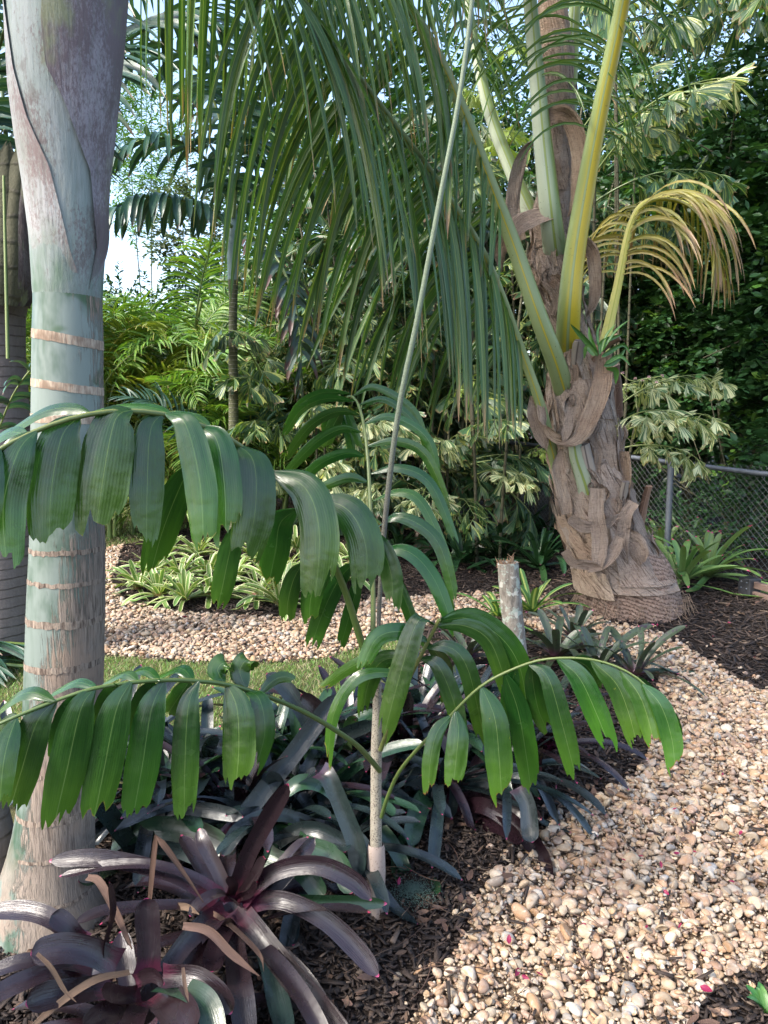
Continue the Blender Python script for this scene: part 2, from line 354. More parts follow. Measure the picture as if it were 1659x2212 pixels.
M_brm = leafmat('mottled_bromeliad_leaf', (.03, .05, .024), (.045, .062, .038), dots=(.03, .018, .026), tip=(.35, .06, .14), tip0=.985, tipn=.05, base=(.09, .04, .06), rough=.38, trans=.08)
M_brk = leafmat('deep_green_bromeliad_leaf', (.012, .04, .015), (.022, .06, .02), tip=(.1, .02, .05), tip0=.985, tipn=.05, rough=.3, trans=.1)
M_dry = leafmat('dry_leaf', (.075, .045, .033), (.15, .1, .075), spots=(.1, .06, .04), spot0=.6, rough=.7, trans=.15, spec=.2, bump=.6)
M_pink = leafmat('pink_petal', (.26, .02, .06), (.2, .01, .035), rough=.5, trans=.3)
M_orch = leafmat('orchid_leaf', (.03, .11, .025), (.06, .16, .03), rib=(.1, .2, .05), rough=.35, trans=.2)

def fibre_mat(name, a, b, dark):
    s = NT(name)
    wv = s.n('ShaderNodeTexWave'); wv.bands_direction = 'Z'; wv.inputs['Scale'].default_value = 34; wv.inputs['Distortion'].default_value = 5; wv.inputs['Detail'].default_value = 3; wv.inputs['Detail Scale'].default_value = 1.4
    s.l(s.obj, wv.inputs['Vector'])
    fine = s.noise(s.vm('MULTIPLY', s.obj, (26, 26, 160)), 1, 4, .6)
    fine2 = s.noise(s.vm('MULTIPLY', s.obj, (150, 150, 20)), 1, 3, .6)
    big = s.noise(s.obj, 6, 4)
    tint = s.ma('FRACT', s.ma('MULTIPLY', s.r, 13.7))
    streak = s.noise(s.xyz(s.ma('MULTIPLY_ADD', s.u, 26, s.ma('MULTIPLY', s.v, 9)), s.ma('MULTIPLY', s.v, 2.5), s.ma('MULTIPLY', s.r, 40)), 1.6, 5, .65)
    col = s.mix(s.ma('ADD', s.mr(big, .3, .7, 0, .6), s.ma('MULTIPLY', tint, .5)), a, b)
    col = s.mix(s.ma('MULTIPLY', s.mr(streak, .49, .34), .9), col, dark); col = s.mix(s.ma('MULTIPLY', s.mr(streak, .55, .7), .55), col, (.42, .35, .28))
    col = s.mix(s.ma('MULTIPLY', s.mr(s.ma('MULTIPLY', fine, fine2), .28, .12), .4), col, dark)
    col = s.mix(s.ma('MULTIPLY', s.mr(s.noise(s.obj, 15, 5, .7), .55, .75), .6), col, (.3, .23, .17))
    h = s.ma('ADD', s.ma('MULTIPLY', wv.outputs[0], .25), s.ma('ADD', s.ma('MULTIPLY', streak, 2.2), s.ma('ADD', fine, fine2)))
    return s.fin(col, .85, s.bump(h, .8, .013), .15)
M_fib = fibre_mat('coconut_fibre', (.27, .2, .155), (.42, .335, .27), (.1, .066, .048))
M_fibr = fibre_mat('reddish_coconut_fibre', (.3, .2, .14), (.46, .36, .27), (.11, .07, .05))
M_paper = fibre_mat('papery_leaf_base', (.36, .29, .235), (.5, .43, .36), (.17, .12, .095))
def petiole_mat(name, a, b, c, spot=(.05, .035, .02)):
    s = NT(name)
    st = s.noise(s.xyz(s.ma('MULTIPLY', s.ma('SINE', s.ma('MULTIPLY', s.u, 6.283)), 3.), s.ma('MULTIPLY', s.v, 5.), s.ma('MULTIPLY', s.r, 7.)), 1.2, 4)
    k = s.ma('ADD', s.ma('SINE', s.ma('MULTIPLY_ADD', s.u, 6.283, s.ma('MULTIPLY', s.r, 6.28))), s.ma('MULTIPLY_ADD', st, 1.0, -.5))
    col = s.mix(s.mr(k, -.6, .9), a, b); col = s.mix(s.mr(k, -1.0, .1, 1, 0), col, c)
    col = s.mix(s.ma('MULTIPLY', s.mr(s.noise(s.obj, 60, 3, .6), .66, .73), .8), col, spot)
    return s.fin(col, .38, s.bump(st, .2, .003), .45)
M_pet = petiole_mat('coconut_petiole', (.15, .19, .04), (.2, .25, .11), (.38, .3, .02))
M_petw = petiole_mat('pale_coconut_petiole', (.13, .21, .07), (.3, .34, .24), (.2, .24, .05))
M_pety = petiole_mat('yellow_petiole', (.42, .4, .03), (.5, .45, .1), (.32, .32, .04), (.2, .12, .03))
M_petg = petiole_mat('green_petiole', (.1, .15, .035), (.16, .2, .06), (.06, .1, .03))
M_rach = petiole_mat('young_palm_rachis', (.09, .12, .03), (.13, .15, .045), (.06, .1, .025))
M_cut = petiole_mat('brown_cut_petiole', (.17, .1, .065), (.26, .17, .12), (.11, .065, .045))
M_cutg = petiole_mat('grey_cut_petiole', (.2, .17, .145), (.3, .26, .22), (.1, .08, .07))

def spear_mat():
    s = NT('speckled_spear')
    st = s.noise(s.xyz(s.ma('MULTIPLY', s.u, 20), s.ma('MULTIPLY', s.v, 3), 0.), 1.5, 3)
    col = s.mix(s.mr(s.v, .25, .5), (.13, .13, .105), (.17, .215, .14))
    col = s.mix(s.ma('MULTIPLY', s.mr(s.noise(s.obj, 300, 3), .5, .6), s.mr(s.v, .1, .7, .9, .25)), col, (.06, .05, .04))
    return s.fin(col, .5, s.bump(st, .4, .003), .4)
M_spear = spear_mat()
def speckled(name, a, b, d, sc_=220, lo=.52, hi=.6):
    s = NT(name)
    col = s.mix(s.noise(s.obj, 12, 3), a, b); col = s.mix(s.mr(s.noise(s.obj, sc_, 3, .65), lo, hi), col, d)
    return s.fin(col, .6, s.bump(s.noise(s.obj, sc_, 3), .3, .002), .35)
M_ystem = speckled('speckled_young_stem', (.25, .23, .18), (.33, .29, .23), (.075, .06, .05))
M_ysheath = speckled('pinkish_grey_sheath', (.3, .235, .2), (.36, .29, .25), (.14, .1, .085), 160, .58, .68)

def trunk_mat():
    """waxy blue-green stem with a grey bloom; bark grows from the foot and the right flank"""
    s = NT('waxy_green_trunk')
    x = s.n('ShaderNodeSeparateXYZ'); s.l(s.obj, x.inputs[0]); px, py, pz = x.outputs
    big = s.noise(s.vm('MULTIPLY', s.obj, (9, 9, 4)), 1, 4, .6)
    str_ = s.noise(s.vm('MULTIPLY', s.obj, (60, 60, 5)), 1, 4, .6)
    bloom = s.ma('ADD', s.mr(big, .3, .56), s.ma('MULTIPLY_ADD', str_, .9, -.45), clamp=True)
    col = s.mix(bloom, (.045, .085, .055), (.175, .212, .19))
    col = s.mix(s.ma('MULTIPLY', s.mr(s.noise(s.vm('MULTIPLY', s.obj, (7, 7, 9)), 1, 2), .6, .7), .8), col, (.028, .075, .02))
    # fissured bark
    ang = s.n('ShaderNodeMath'); ang.operation = 'ARCTAN2'; s.l(px, ang.inputs[0]); s.l(s.ma('MULTIPLY', py, -1.), ang.inputs[1])
    crack = s.noise(s.vm('MULTIPLY', s.obj, (150, 150, 9)), 1, 5, .7, .6)
    reach = s.ma('ADD', s.ma('ADD', s.ma('MULTIPLY', ang.outputs[0], .95), s.mr(pz, .12, 1.5, .5, -1.1)), s.ma('MULTIPLY_ADD', s.noise(s.obj, 10, 4), .9, -.45))
    barkm = s.mr(s.ma('ADD', reach, s.ma('MULTIPLY_ADD', crack, 1.5, -.75)), .22, .5)
    bark = s.mix(s.mr(crack, .35, .6), (.1, .075, .06), (.26, .21, .17)); bark = s.mix(s.mr(s.noise(s.obj, 7, 3), .5, .7), bark, (.27, .2, .15))
    foot = s.mr(pz, .36, .1)
    bark = s.mix(s.ma('MULTIPLY', foot, .5), bark, (.27, .225, .185))
    col = s.mix(s.ma('MAXIMUM', barkm, s.ma('MULTIPLY', foot, s.mr(s.noise(s.obj, 9, 4), .42, .5))), col, bark)
    return s.fin(col, s.mr(barkm, 0, 1, .42, .85), s.bump(s.ma('MULTIPLY', crack, barkm), .9, .006), .4)
M_trunk = trunk_mat()
def scar_mat():
    s = NT('leaf_scar_ring')
    f = s.noise(s.vm('MULTIPLY', s.obj, (160, 160, 25)), 1, 4, .65)
    col = s.mix(s.mr(f, .35, .65), (.26, .19, .14), (.46, .37, .28)); col = s.mix(s.mr(s.noise(s.obj, 14, 3), .5, .7), col, (.2, .14, .1))
    return s.fin(col, .8, s.bump(f, .6, .004), .2)
M_scar = scar_mat()
def scar2():
    s = NT('weathered_scar_ring'); f = s.noise(s.vm('MULTIPLY', s.obj, (130, 130, 18)), 1, 5, .7)
    return s.fin(s.mix(s.mr(f, .35, .6), (.09, .065, .052), (.3, .24, .19)), .85, s.bump(f, 1., .006), .2)
M_scar2 = scar2()
def shaft_mat(name, a, b, scurf, ribs, amount):
    s = NT(name)
    rib = s.noise(s.vm('MULTIPLY', s.obj, ribs), 1, 3, .5)
    col = s.mix(s.mr(s.noise(s.vm('MULTIPLY', s.obj, (9, 9, 3)), 1, 3), .35, .65), a, b)
    fz = s.noise(s.vm('MULTIPLY', s.obj, (170, 170, 75)), 1, 5, .75)
    pat = s.noise(s.vm('MULTIPLY', s.obj, (8, 8, 3.5)), 1, 4, .6)
    col = s.mix(s.ma('MULTIPLY', s.mr(s.ma('ADD', s.ma('MULTIPLY', fz, .8), pat), amount, amount+.2), .85), col, scurf)
    col = s.mix(s.ma('MULTIPLY', s.mr(s.noise(s.vm('MULTIPLY', s.obj, (7, 7, 4)), 1, 4, .6), .54, .68), .6), col, (.2, .235, .1))
    col = s.mix(s.ma('MULTIPLY', s.mr(s.noise(s.vm('MULTIPLY', s.obj, (13, 13, 7)), 1, 5, .7), .57, .66), .55), col, (.1, .075, .07))
    zz = s.n('ShaderNodeSeparateXYZ'); s.l(s.obj, zz.inputs[0]); lowz = s.ma('ADD', zz.outputs[2], s.ma('MULTIPLY_ADD', pat, .5, -.25))
    col = s.mix(s.mr(lowz, 1.98, 1.76), col, s.mix(s.mr(pat, .4, .6), (.07, .125, .075), (.175, .212, .19)))
    col = s.mix(s.ma('MULTIPLY', s.mr(rib, .5, .3), .35), col, (.13, .14, .12))
    return s.fin(col, .6, s.bump(s.ma('ADD', rib, s.ma('MULTIPLY', fz, .5)), .55, .005), .3)
M_shaft = shaft_mat('grey_crownshaft', (.19, .235, .215), (.26, .285, .28), (.12, .085, .085), (110, 110, 10), .9)
M_shaftr = shaft_mat('scurfy_leaf_sheath', (.24, .245, .22), (.32, .32, .315), (.17, .115, .11), (120, 120, 4), .8)
M_basal = shaft_mat('shaggy_leaf_base', (.075, .06, .06), (.12, .1, .1), (.04, .028, .026), (120, 120, 4), .74)
M_shaftd = shaft_mat('brown_leaf_sheath', (.2, .18, .195), (.26, .235, .25), (.11, .078, .082), (120, 120, 4), .74)

def ringtrunk(name, a, b, ring, n, lich=None, bst=.7):
    s = NT(name)
    x = s.n('ShaderNodeSeparateXYZ'); s.l(s.obj, x.inputs[0])
    z = s.ma('ADD', s.ma('MULTIPLY', x.outputs[2], n), s.ma('MULTIPLY_ADD', s.noise(s.obj, 7, 2), .5, -.25))
    f = s.ma('FRACT', z)
    col = s.mix(s.noise(s.vm('MULTIPLY', s.obj, (60, 60, 14)), 1, 4), a, b)
    col = s.mix(s.ma('MULTIPLY', s.mr(f, .86, .9), s.mr(s.noise(s.obj, 16, 3), .3, .55)), col, ring)
    if lich: col = s.mix(s.mr(s.noise(s.obj, 34, 4, .65), .58, .64), col, lich)
    return s.fin(col, .75, s.bump(s.ma('ADD', s.mr(f, .8, .95), s.ma('MULTIPLY', s.noise(s.obj, 70, 3), .6)), bst, .01), .25)
M_slim = ringtrunk('slim_ringed_trunk', (.05, .06, .03), (.11, .11, .06), (.34, .33, .27), 24)
M_backt = ringtrunk('grey_ringed_trunk', (.1, .085, .08), (.16, .14, .135), (.07, .058, .054), 17, None, .35)
M_slims = speckled('bluish_crownshaft', (.13, .2, .19), (.2, .27, .26), (.09, .14, .12), 40, .62, .75)
M_bark = ringtrunk('brown_stem_bark', (.05, .05, .03), (.09, .085, .05), (.07, .065, .045), 7)
def stumpm():
    s = NT('lichened_stump_bark'); f = s.noise(s.vm('MULTIPLY', s.obj, (70, 70, 22)), 1, 5, .65)
    col = s.mix(s.mr(f, .35, .65), (.13, .112, .092), (.24, .215, .18)); col = s.mix(s.mr(s.noise(s.obj, 26, 4, .65), .53, .6), col, (.3, .34, .29)); col = s.mix(s.mr(s.noise(s.obj, 19, 3, .6), .6, .66), col, (.4, .39, .34))
    return s.fin(col, .85, s.bump(f, .8, .006), .2)
M_stump = stumpm()
M_torn = fibre_mat('torn_stump_wood', (.33, .2, .12), (.42, .28, .18), (.14, .07, .04))
def cocotrunk():
    s = NT('coconut_bark')
    x = s.n('ShaderNodeSeparateXYZ'); s.l(s.obj, x.inputs[0])
    zz = s.ma('MULTIPLY', s.ma('ADD', x.outputs[2], s.ma('ADD', s.ma('MULTIPLY', x.outputs[0], .28), s.ma('MULTIPLY_ADD', s.noise(s.obj, 6, 3), .09, -.045))), 34)
    row = s.ma('FLOOR', zz); f = s.ma('FRACT', zz)
    jag = s.ma('PINGPONG', s.ma('ADD', s.ma('MULTIPLY', s.u, 84), s.ma('ADD', s.ma('MULTIPLY', row, .37), s.ma('MULTIPLY', s.noise(s.obj, 12, 2), 2.))), .5)
    tooth = s.mr(s.ma('ADD', f, s.ma('MULTIPLY', jag, .9)), .45, .62)
    n1 = s.noise(s.obj, 30, 4, .65)
    col = s.mix(s.mr(n1, .3, .7), (.19, .125, .095), (.31, .225, .175)); col = s.mix(s.ma('MULTIPLY', s.mr(tooth, .1, .8, 1, 0), .6), col, (.05, .03, .022))
    return s.fin(col, .85, s.bump(s.ma('ADD', s.ma('MULTIPLY', tooth, .6), n1), .7, .014), .15)
M_coct = cocotrunk()
def galv():
    s = NT('galvanised_steel'); n1 = s.noise(s.obj, 30, 3)
    s.b.inputs['Metallic'].default_value = .5
    return s.fin(s.mix(n1, (.09, .1, .12), (.16, .18, .21)), .5, s.bump(n1, .1, .002), .5)
M_galv = galv()
def wiremat():
    s = NT('dull_fence_wire'); s.b.inputs['Metallic'].default_value = .3
    return s.fin(s.mix(s.noise(s.obj, 4, 3), (.07, .072, .075), (.12, .125, .125)), .6, None, .4)
M_wire = wiremat()
def pebmat():
    s = NT('river_pebble')
    col = s.ramp(s.u, [(0, (0.317, 0.238, 0.143)), (.16, (0.360, 0.286, 0.198)), (.3, (0.288, 0.184, 0.087)), (.44, (0.389, 0.320, 0.242)), (.55, (0.274, 0.150, 0.062)), (.66, (0.266, 0.170, 0.118)), (.76, (0.331, 0.224, 0.149)), (.85, (0.187, 0.102, 0.059)), (.92, (0.432, 0.374, 0.298)), (.97, (0.216, 0.204, 0.192))])
    off = s.vm('ADD', s.geo, s.xyz(s.ma('MULTIPLY', s.r, 9), s.ma('MULTIPLY', s.r, 5), s.v))
    n1 = s.noise(off, 55, 4, .6); n2 = s.noise(off, 160, 3, .6)
    col = s.mix(s.ma('MULTIPLY', s.mr(n1, .5, .68), .65), col, (.3, .16, .06)); col = s.mix(s.ma('MULTIPLY', s.mr(n1, .46, .3), .6), col, (.46, .4, .31))
    col = s.mix(s.ma('MULTIPLY', s.mr(n2, .58, .72), .5), col, (.2, .14, .1))
    hs = s.n('ShaderNodeHueSaturation'); s.l(col, hs.inputs['Color']); s.l(s.ma('MULTIPLY_ADD', s.v, .5, .72), hs.inputs['Value']); hs.inputs['Saturation'].default_value = .88; hs.inputs['Hue'].default_value = .499
    return s.fin(hs.outputs[0], .55, s.bump(s.ma('ADD', n1, s.ma('MULTIPLY', n2, .5)), .35, .006), .35)
M_peb = pebmat()
def soil(name, a, b, c, sc_=25):
    s = NT(name); n1 = s.noise(s.geo, sc_, 6, .7); n2 = s.noise(s.geo, 1.3, 3); n3 = s.noise(s.geo, sc_*6, 3, .7)
    col = s.mix(s.mr(n1, .35, .65), a, b); col = s.mix(s.mr(n3, .6, .75), col, c); col = s.mix(s.ma('MULTIPLY', s.mr(n2, .4, .7), .4), col, b)
    return s.fin(col, .9, s.bump(s.ma('ADD', n1, n3), .9, .03), .2)
M_soil = soil('mulch_soil', (.014, .01, .008), (.03, .02, .016), (.06, .045, .035))
M_pathb = soil('path_grit', (.17, .12, .08), (.28, .2, .135), (.36, .28, .2), 40)
M_lawn = soil('lawn_soil', (.09, .1, .04), (.15, .14, .065), (.26, .22, .13), 30)
def chipmat():
    s = NT('mulch_chip')
    col = s.ramp(s.u, [(0, (.012, .009, .007)), (.5, (.026, .018, .014)), (.78, (.05, .035, .027)), (.93, (.1, .07, .052)), (1, (.18, .135, .1))])
    f = s.noise(s.vm('MULTIPLY', s.geo, (90, 90, 90)), 1, 4)
    return s.fin(s.mix(s.ma('MULTIPLY', f, .5), col, (.05, .035, .03)), .75, s.bump(f, .5, .004), .3)
M_chip = chipmat()
M_grass = leafmat('grass_blade', (.08, .19, .03), (.15, .26, .05), tip=(.3, .28, .14), tip0=1.0, rough=.5, trans=.3, var=.3, bump=0)
M_grassd = leafmat('dry_grass_blade', (.3, .27, .15), (.38, .33, .2), rough=.6, trans=.3, var=.3, bump=0)
def woodm():
    s = NT('reddish_weathered_wood'); f = s.noise(s.vm('MULTIPLY', s.obj, (6, 60, 60)), 1, 4)
    return s.fin(s.mix(f, (.13, .085, .07), (.22, .15, .125)), .65, s.bump(f, .4, .004), .3)
M_wood = woodm()
def plast():
    s = NT('black_bracket'); return s.fin(s.mix(s.noise(s.obj, 40, 3), (.025, .025, .028), (.05, .05, .055)), .45, None, .4)
M_black = plast()
M_stone = soil('stone_block', (.22, .18, .15), (.32, .27, .23), (.14, .11, .09), 18)
M_fert = soil('fertiliser_grain', (.1, .2, .17), (.2, .3, .26), (.45, .42, .33), 300)
# ================================================================ the setting: ground, path, lawns and what lies loose on them
PATH = GS([(830,2300),(900,2190),(960,2095),(1010,2030),(1025,1950),(1075,1890),(1150,1845),(1190,1795),(1240,1750),(1300,1722),(1370,1680),(1402,1640),(1400,1580),(1430,1520),(1420,1470),
 (1380,1435),(1300,1412),(1200,1380),(1120,1345),(1060,1342),(1000,1347),(900,1352),(860,1370),(780,1400),(700,1425),(560,1435),(400,1432),(220,1418),(100,1400),(0,1382),(-150,1372),
 (-150,1300),(0,1264),(60,1227),(220,1190),(265,1180),(255,1215),(240,1260),(270,1305),(400,1330),(620,1338),(700,1312),(800,1298),(1000,1288),(1080,1285),(1180,1292),(1240,1325),(1330,1352),(1420,1372),
 (1480,1400),(1530,1432),(1600,1478),(1659,1502),(1760,1545),(1900,1700),(1900,2000),(1720,2085),(1659,2095),(1600,2110),(1530,2155),(1470,2230),(1450,2300)])[:, :2]
PATH2 = GS([(430,1122),(560,1092),(700,1078),(730,1100),(640,1128),(430,1146)])[:, :2]
LAWN1 = GS([(-300,1378),(-150,1374),(0,1384),(100,1402),(220,1420),(400,1434),(560,1437),(700,1427),(780,1402),(858,1374),(895,1400),(890,1490),(850,1555),(700,1600),(400,1660),(100,1760),(-300,1880)])[:, :2]
LAWN2 = GS([(-900,1310),(-150,1298),(0,1262),(60,1225),(220,1188),(330,1165),(420,1138),(430,1118),(560,1088),(600,1040),(560,985),(-900,985)])[:, :2]
mb = MB(); polysheet(mb, [(-150, -60), (150, -60), (150, 250), (-150, 250)], 0); obj('ground', mb, M_soil, kind='structure')
mb = MB(); polysheet(mb, PATH, .004); obj('gravel_path', mb, M_pathb, kind='structure')
mb = MB(); polysheet(mb, PATH2, .004); obj('far_gravel_path', mb, M_pathb, kind='structure')
mb = MB(); polysheet(mb, LAWN1, .004); obj('lawn', mb, M_lawn, kind='structure')
mb = MB(); polysheet(mb, LAWN2, .004); obj('far_lawn', mb, M_lawn, kind='structure')
def project(p):
    q = p-C0; z = q@FW; return PW/2+FPX*q[:, 0]/z, PH/2-FPX*(q@UP)/z, z
def inview(xy, m=90, z=0.):
    p = np.column_stack([xy, np.full(len(xy), z)]); ok = xy[:, 1] > .5
    a, b, d = project(p); return ok & (d > .1) & (a > -m) & (a < PW+m) & (b > 0) & (b < PH+m)
def jgrid(x0, x1, y0, y1, sp, j=.38):
    X, Y = np.meshgrid(np.arange(x0, x1, sp), np.arange(y0, y1, sp*.87)); X = X+((np.arange(X.shape[0]) % 2)*sp/2)[:, None]
    q = np.column_stack([X.ravel(), Y.ravel()]); return q+rng.uniform(-j, j, q.shape)*sp
def ico(sub):
    import bmesh
    bm = bmesh.new(); bmesh.ops.create_icosphere(bm, subdivisions=sub, radius=1); bm.verts.index_update()
    V = np.array([v.co[:] for v in bm.verts]); F = np.array([[v.index for v in f.verts] for f in bm.faces]); bm.free(); return V, F
def stones(mb, xy, size, z, sub, fl=(.42, .75)):
    V0, F = ico(sub); K = 8; pick = rng.integers(0, K, len(xy))
    for k in range(K):
        V = V0.copy(); g = rng.normal(0, 1, (5, 3))
        for q in g:
            q = q/np.linalg.norm(q); d = V0@q; V = V+np.outer(np.maximum(d-.35, 0), -q)*rng.uniform(.1, .75)      # flattened facets
        V = V*(1+.09*np.sin(V0@rng.normal(0, 2.2, 3)+rng.uniform(0, 6))[:, None])
        s = pick == k; m = s.sum()
        if not m: continue
        sz = size[s][:, None]*np.column_stack([np.ones(m), rng.uniform(.6, .95, m), rng.uniform(*fl, m)])
        scatter(mb, V, F, np.column_stack([xy[s], z[s]]), rotm(rng.uniform(0, 6.28, m), rng.normal(0, .3, m), rng.normal(0, .3, m)), sz, rng.random((m, 2)))
mb = MB()
for (y0, y1, sp, sub, lay) in ((1.2, 3.1, .0265, 3, 2), (3.1, 5.0, .0285, 2, 2), (5.0, 9.0, .033, 2, 2)):
    for L in range(lay):
        q = jgrid(-5, 5, y0, y1, sp*(1 if L == 0 else 1.5)); q = q[inpoly(q, PATH) & inview(q)]
        keep = rng.random(len(q)) < (.97 if L == 0 else .85); q = q[keep]
        sz = np.clip(sp*.54*np.exp(rng.normal(0, .38, len(q))), .006, .034)
        stones(mb, q, sz, .008+sz*.2+L*.012+rng.uniform(0, .006, len(q)), sub if L or sub < 3 else 2)
# small stones filling the gaps, stones strayed over the edge
q = jgrid(-2, 3, 1.2, 4.2, .016); q = q[inpoly(q, PATH) & inview(q)]; stones(mb, q, rng.uniform(.004, .010, len(q)), rng.uniform(.008, .02, len(q)), 1)
e = PATH[rng.integers(0, len(PATH), 3000)]; q = []
for i in range(900):
    k = rng.integers(0, len(PATH)-1); t = rng.random(); p = PATH[k]*(1-t)+PATH[k+1]*t; q.append(p+rng.normal(0, .05 if p[1] < 3 else .09, 2))
q = np.array(q); q = q[inview(q) & ~inpoly(q, LAWN1)]; sz = rng.uniform(.007, .02, len(q)); stones(mb, q, sz, sz*.45, 2)
q = jgrid(-4, 0, 9, 14, .05); q = q[inpoly(q, PATH2)]; stones(mb, q, rng.uniform(.015, .03, len(q)), np.full(len(q), .01), 1)
obj('pebbles', mb, M_peb, kind='stuff')
# mulch chips
def box(l=1, w_=1, h=1):
    V = np.array([(x, y, z) for x in (-.5, .5) for y in (-.5, .5) for z in (-.5, .5)])
    F = np.array([(0, 1, 3, 2), (4, 6, 7, 5), (0, 4, 5, 1), (2, 3, 7, 6), (0, 2, 6, 4), (1, 5, 7, 3)]); return V*np.array((l, w_, h)), F
def notpath(q): return ~(inpoly(q, PATH) | inpoly(q, LAWN1) | inpoly(q, LAWN2) | inpoly(q, PATH2))
mb = MB(); BV, BF = box()
BV = BV*np.where(BV[:, :1] > 0, .6, 1)**np.array((0, 1, 1)); BV[:, 2] += BV[:, 0]*.3
for y0, y1, sp in ((1.2, 2.6, .015), (2.6, 4.2, .021), (4.2, 10, .042)):
    q = jgrid(-6, 6, y0, y1, sp, .5); q = q[notpath(q) & inview(q)]; m = len(q)
    ln = sp*1.0*np.exp(rng.normal(.35, .5, m)); sz = np.column_stack([ln, np.clip(ln*rng.uniform(.12, .45, m), .003, .016), rng.uniform(.002, .006, m)])
    scatter(mb, BV, BF, np.column_stack([q, rng.uniform(.002, .016, m)]), rotm(rng.uniform(0, 6.28, m), rng.normal(0, .3, m), rng.normal(0, .3, m)), sz, np.column_stack([rng.random(m)**1.5, rng.random(m)]))
# a few strayed on the stones
q = jgrid(-1, 3, 1.3, 6, .1, .5); q = q[inpoly(q, PATH) & inview(q)]; q = q[rng.random(len(q)) < .55]; m = len(q); ln = rng.uniform(.015, .06, m)
scatter(mb, BV, BF, np.column_stack([q, np.full(m, .036)]), rotm(rng.uniform(0, 6.28, m), rng.normal(0, .3, m), rng.normal(0, .3, m)), np.column_stack([ln, ln*.2, np.full(m, .004)]), np.column_stack([rng.random(m)*.6, rng.random(m)]))
obj('mulch', mb, M_chip, kind='stuff')
# dry leaf litter
def leaflet_template(nv=4, shape='oval', curl=.5, cup=.25):
    v = np.linspace(0, 1, nv+1); wv = np.interp(v, *WP[shape]); u = np.array((-1, 0, 1.))
    V = np.stack([np.broadcast_to((v-.5)[:, None], (nv+1, 3)), u[None]*wv[:, None]*.5, (np.abs(u)[None]*cup*wv[:, None]*.5+(v[:, None]-.5)**2*curl)], -1).reshape(-1, 3)
    lp = np.stack(np.broadcast_arrays((u[None]+1)/2, v[:, None]), -1).reshape(-1, 2); return V, gridF(2, nv), lp
def scatter_leaves(mb, T, pos, rot, scl, mat=0, rnd=None):
    V, F, lp = T; m = len(pos)
    W = np.einsum('mij,mkj->mki', rot, V[None]*scl[:, None])+pos[:, None]
    r = rng.random(m) if rnd is None else rnd
    LP = np.concatenate([np.broadcast_to(lp[None], (m,)+lp.shape), np.broadcast_to(r[:, None, None], (m, len(V), 1))], -1)
    mb.add(W, (F[None]+(np.arange(m)*len(V))[:, None, None]).reshape(-1, 4), LP, mat)
mb = MB()
for y0, y1, sp, pr, fn in ((1.2, 3.2, .06, .55, notpath), (3.2, 9, .11, .5, notpath), (1.2, 7, .16, .5, lambda q: inpoly(q, PATH))):
    q = jgrid(-6, 6, y0, y1, sp, .5); q = q[fn(q) & inview(q)]; q = q[rng.random(len(q)) < pr]; m = len(q); ln = rng.uniform(.02, .055, m)
    for T in (leaflet_template(4, 'oval', .5), leaflet_template(4, 'lance', -.3)):
        s = rng.random(m) < .5
        scatter_leaves(mb, T, np.column_stack([q[s], np.full(s.sum(), .022 if fn is notpath else .042)]), rotm(rng.uniform(0, 6.28, s.sum()), rng.normal(0, .35, s.sum()), rng.normal(0, .25, s.sum())), np.column_stack([ln[s], ln[s]*.42, ln[s]*.5]))
for i in range(70):        # straws and needles
    p = G(rng.uniform(560, 1500), rng.uniform(1750, 2212), .03); a = rng.uniform(0, 6.28); L = rng.uniform(.06, .22); c = rng.uniform(-.6, .6)
    pts = [p+np.array((math.cos(a+c*t)*L*t, math.sin(a+c*t)*L*t, .004*math.sin(t*5))) for t in np.linspace(0, 1, 7)]
    tube(mb, pts, .0009+.0008*random.random(), 4)
obj('leaf_litter', mb, M_dry, kind='stuff')
# grass
for nm, poly, y0, y1, sp, h, wd in (('grass', LAWN1, 3.0, 5.4, .0115, .03, .0035), ('far_grass', LAWN2, 6, 15, .034, .045, .007)):
    q = jgrid(-7, 2, y0, y1, sp, .5); q = q[inpoly(q, poly) & inview(q)]; m = len(q)
    az = rng.uniform(0, 6.28, m); lean = rng.uniform(.1, .9, m); H = h*np.exp(rng.normal(0, .3, m))
    d = np.column_stack([np.cos(az)*np.sin(lean), np.sin(az)*np.sin(lean), np.cos(lean)]); b = np.column_stack([q, np.full(m, .003)])
    p1 = b+d*(H*.55)[:, None]; p2 = p1+nz(d+np.column_stack([np.cos(az), np.sin(az), -.5*np.ones(m)])*.6)*(H*.5)[:, None]
    yaw = rng.uniform(0, 6.28, m); sd = np.column_stack([np.cos(yaw), np.sin(yaw), np.zeros(m)])
    V, LP = leafgrid(np.stack([b, p1, p2], 1), np.broadcast_to(sd[:, None], (m, 3, 3)).copy(), np.full(m, wd), 1, 'lance')
    dry = rng.random(m) < .3; mb = MB(); addleaves(mb, V[~dry], LP[~dry], 0); addleaves(mb, V[dry], LP[dry], 1)
    obj(nm, mb, [M_grass, M_grassd], kind='stuff')
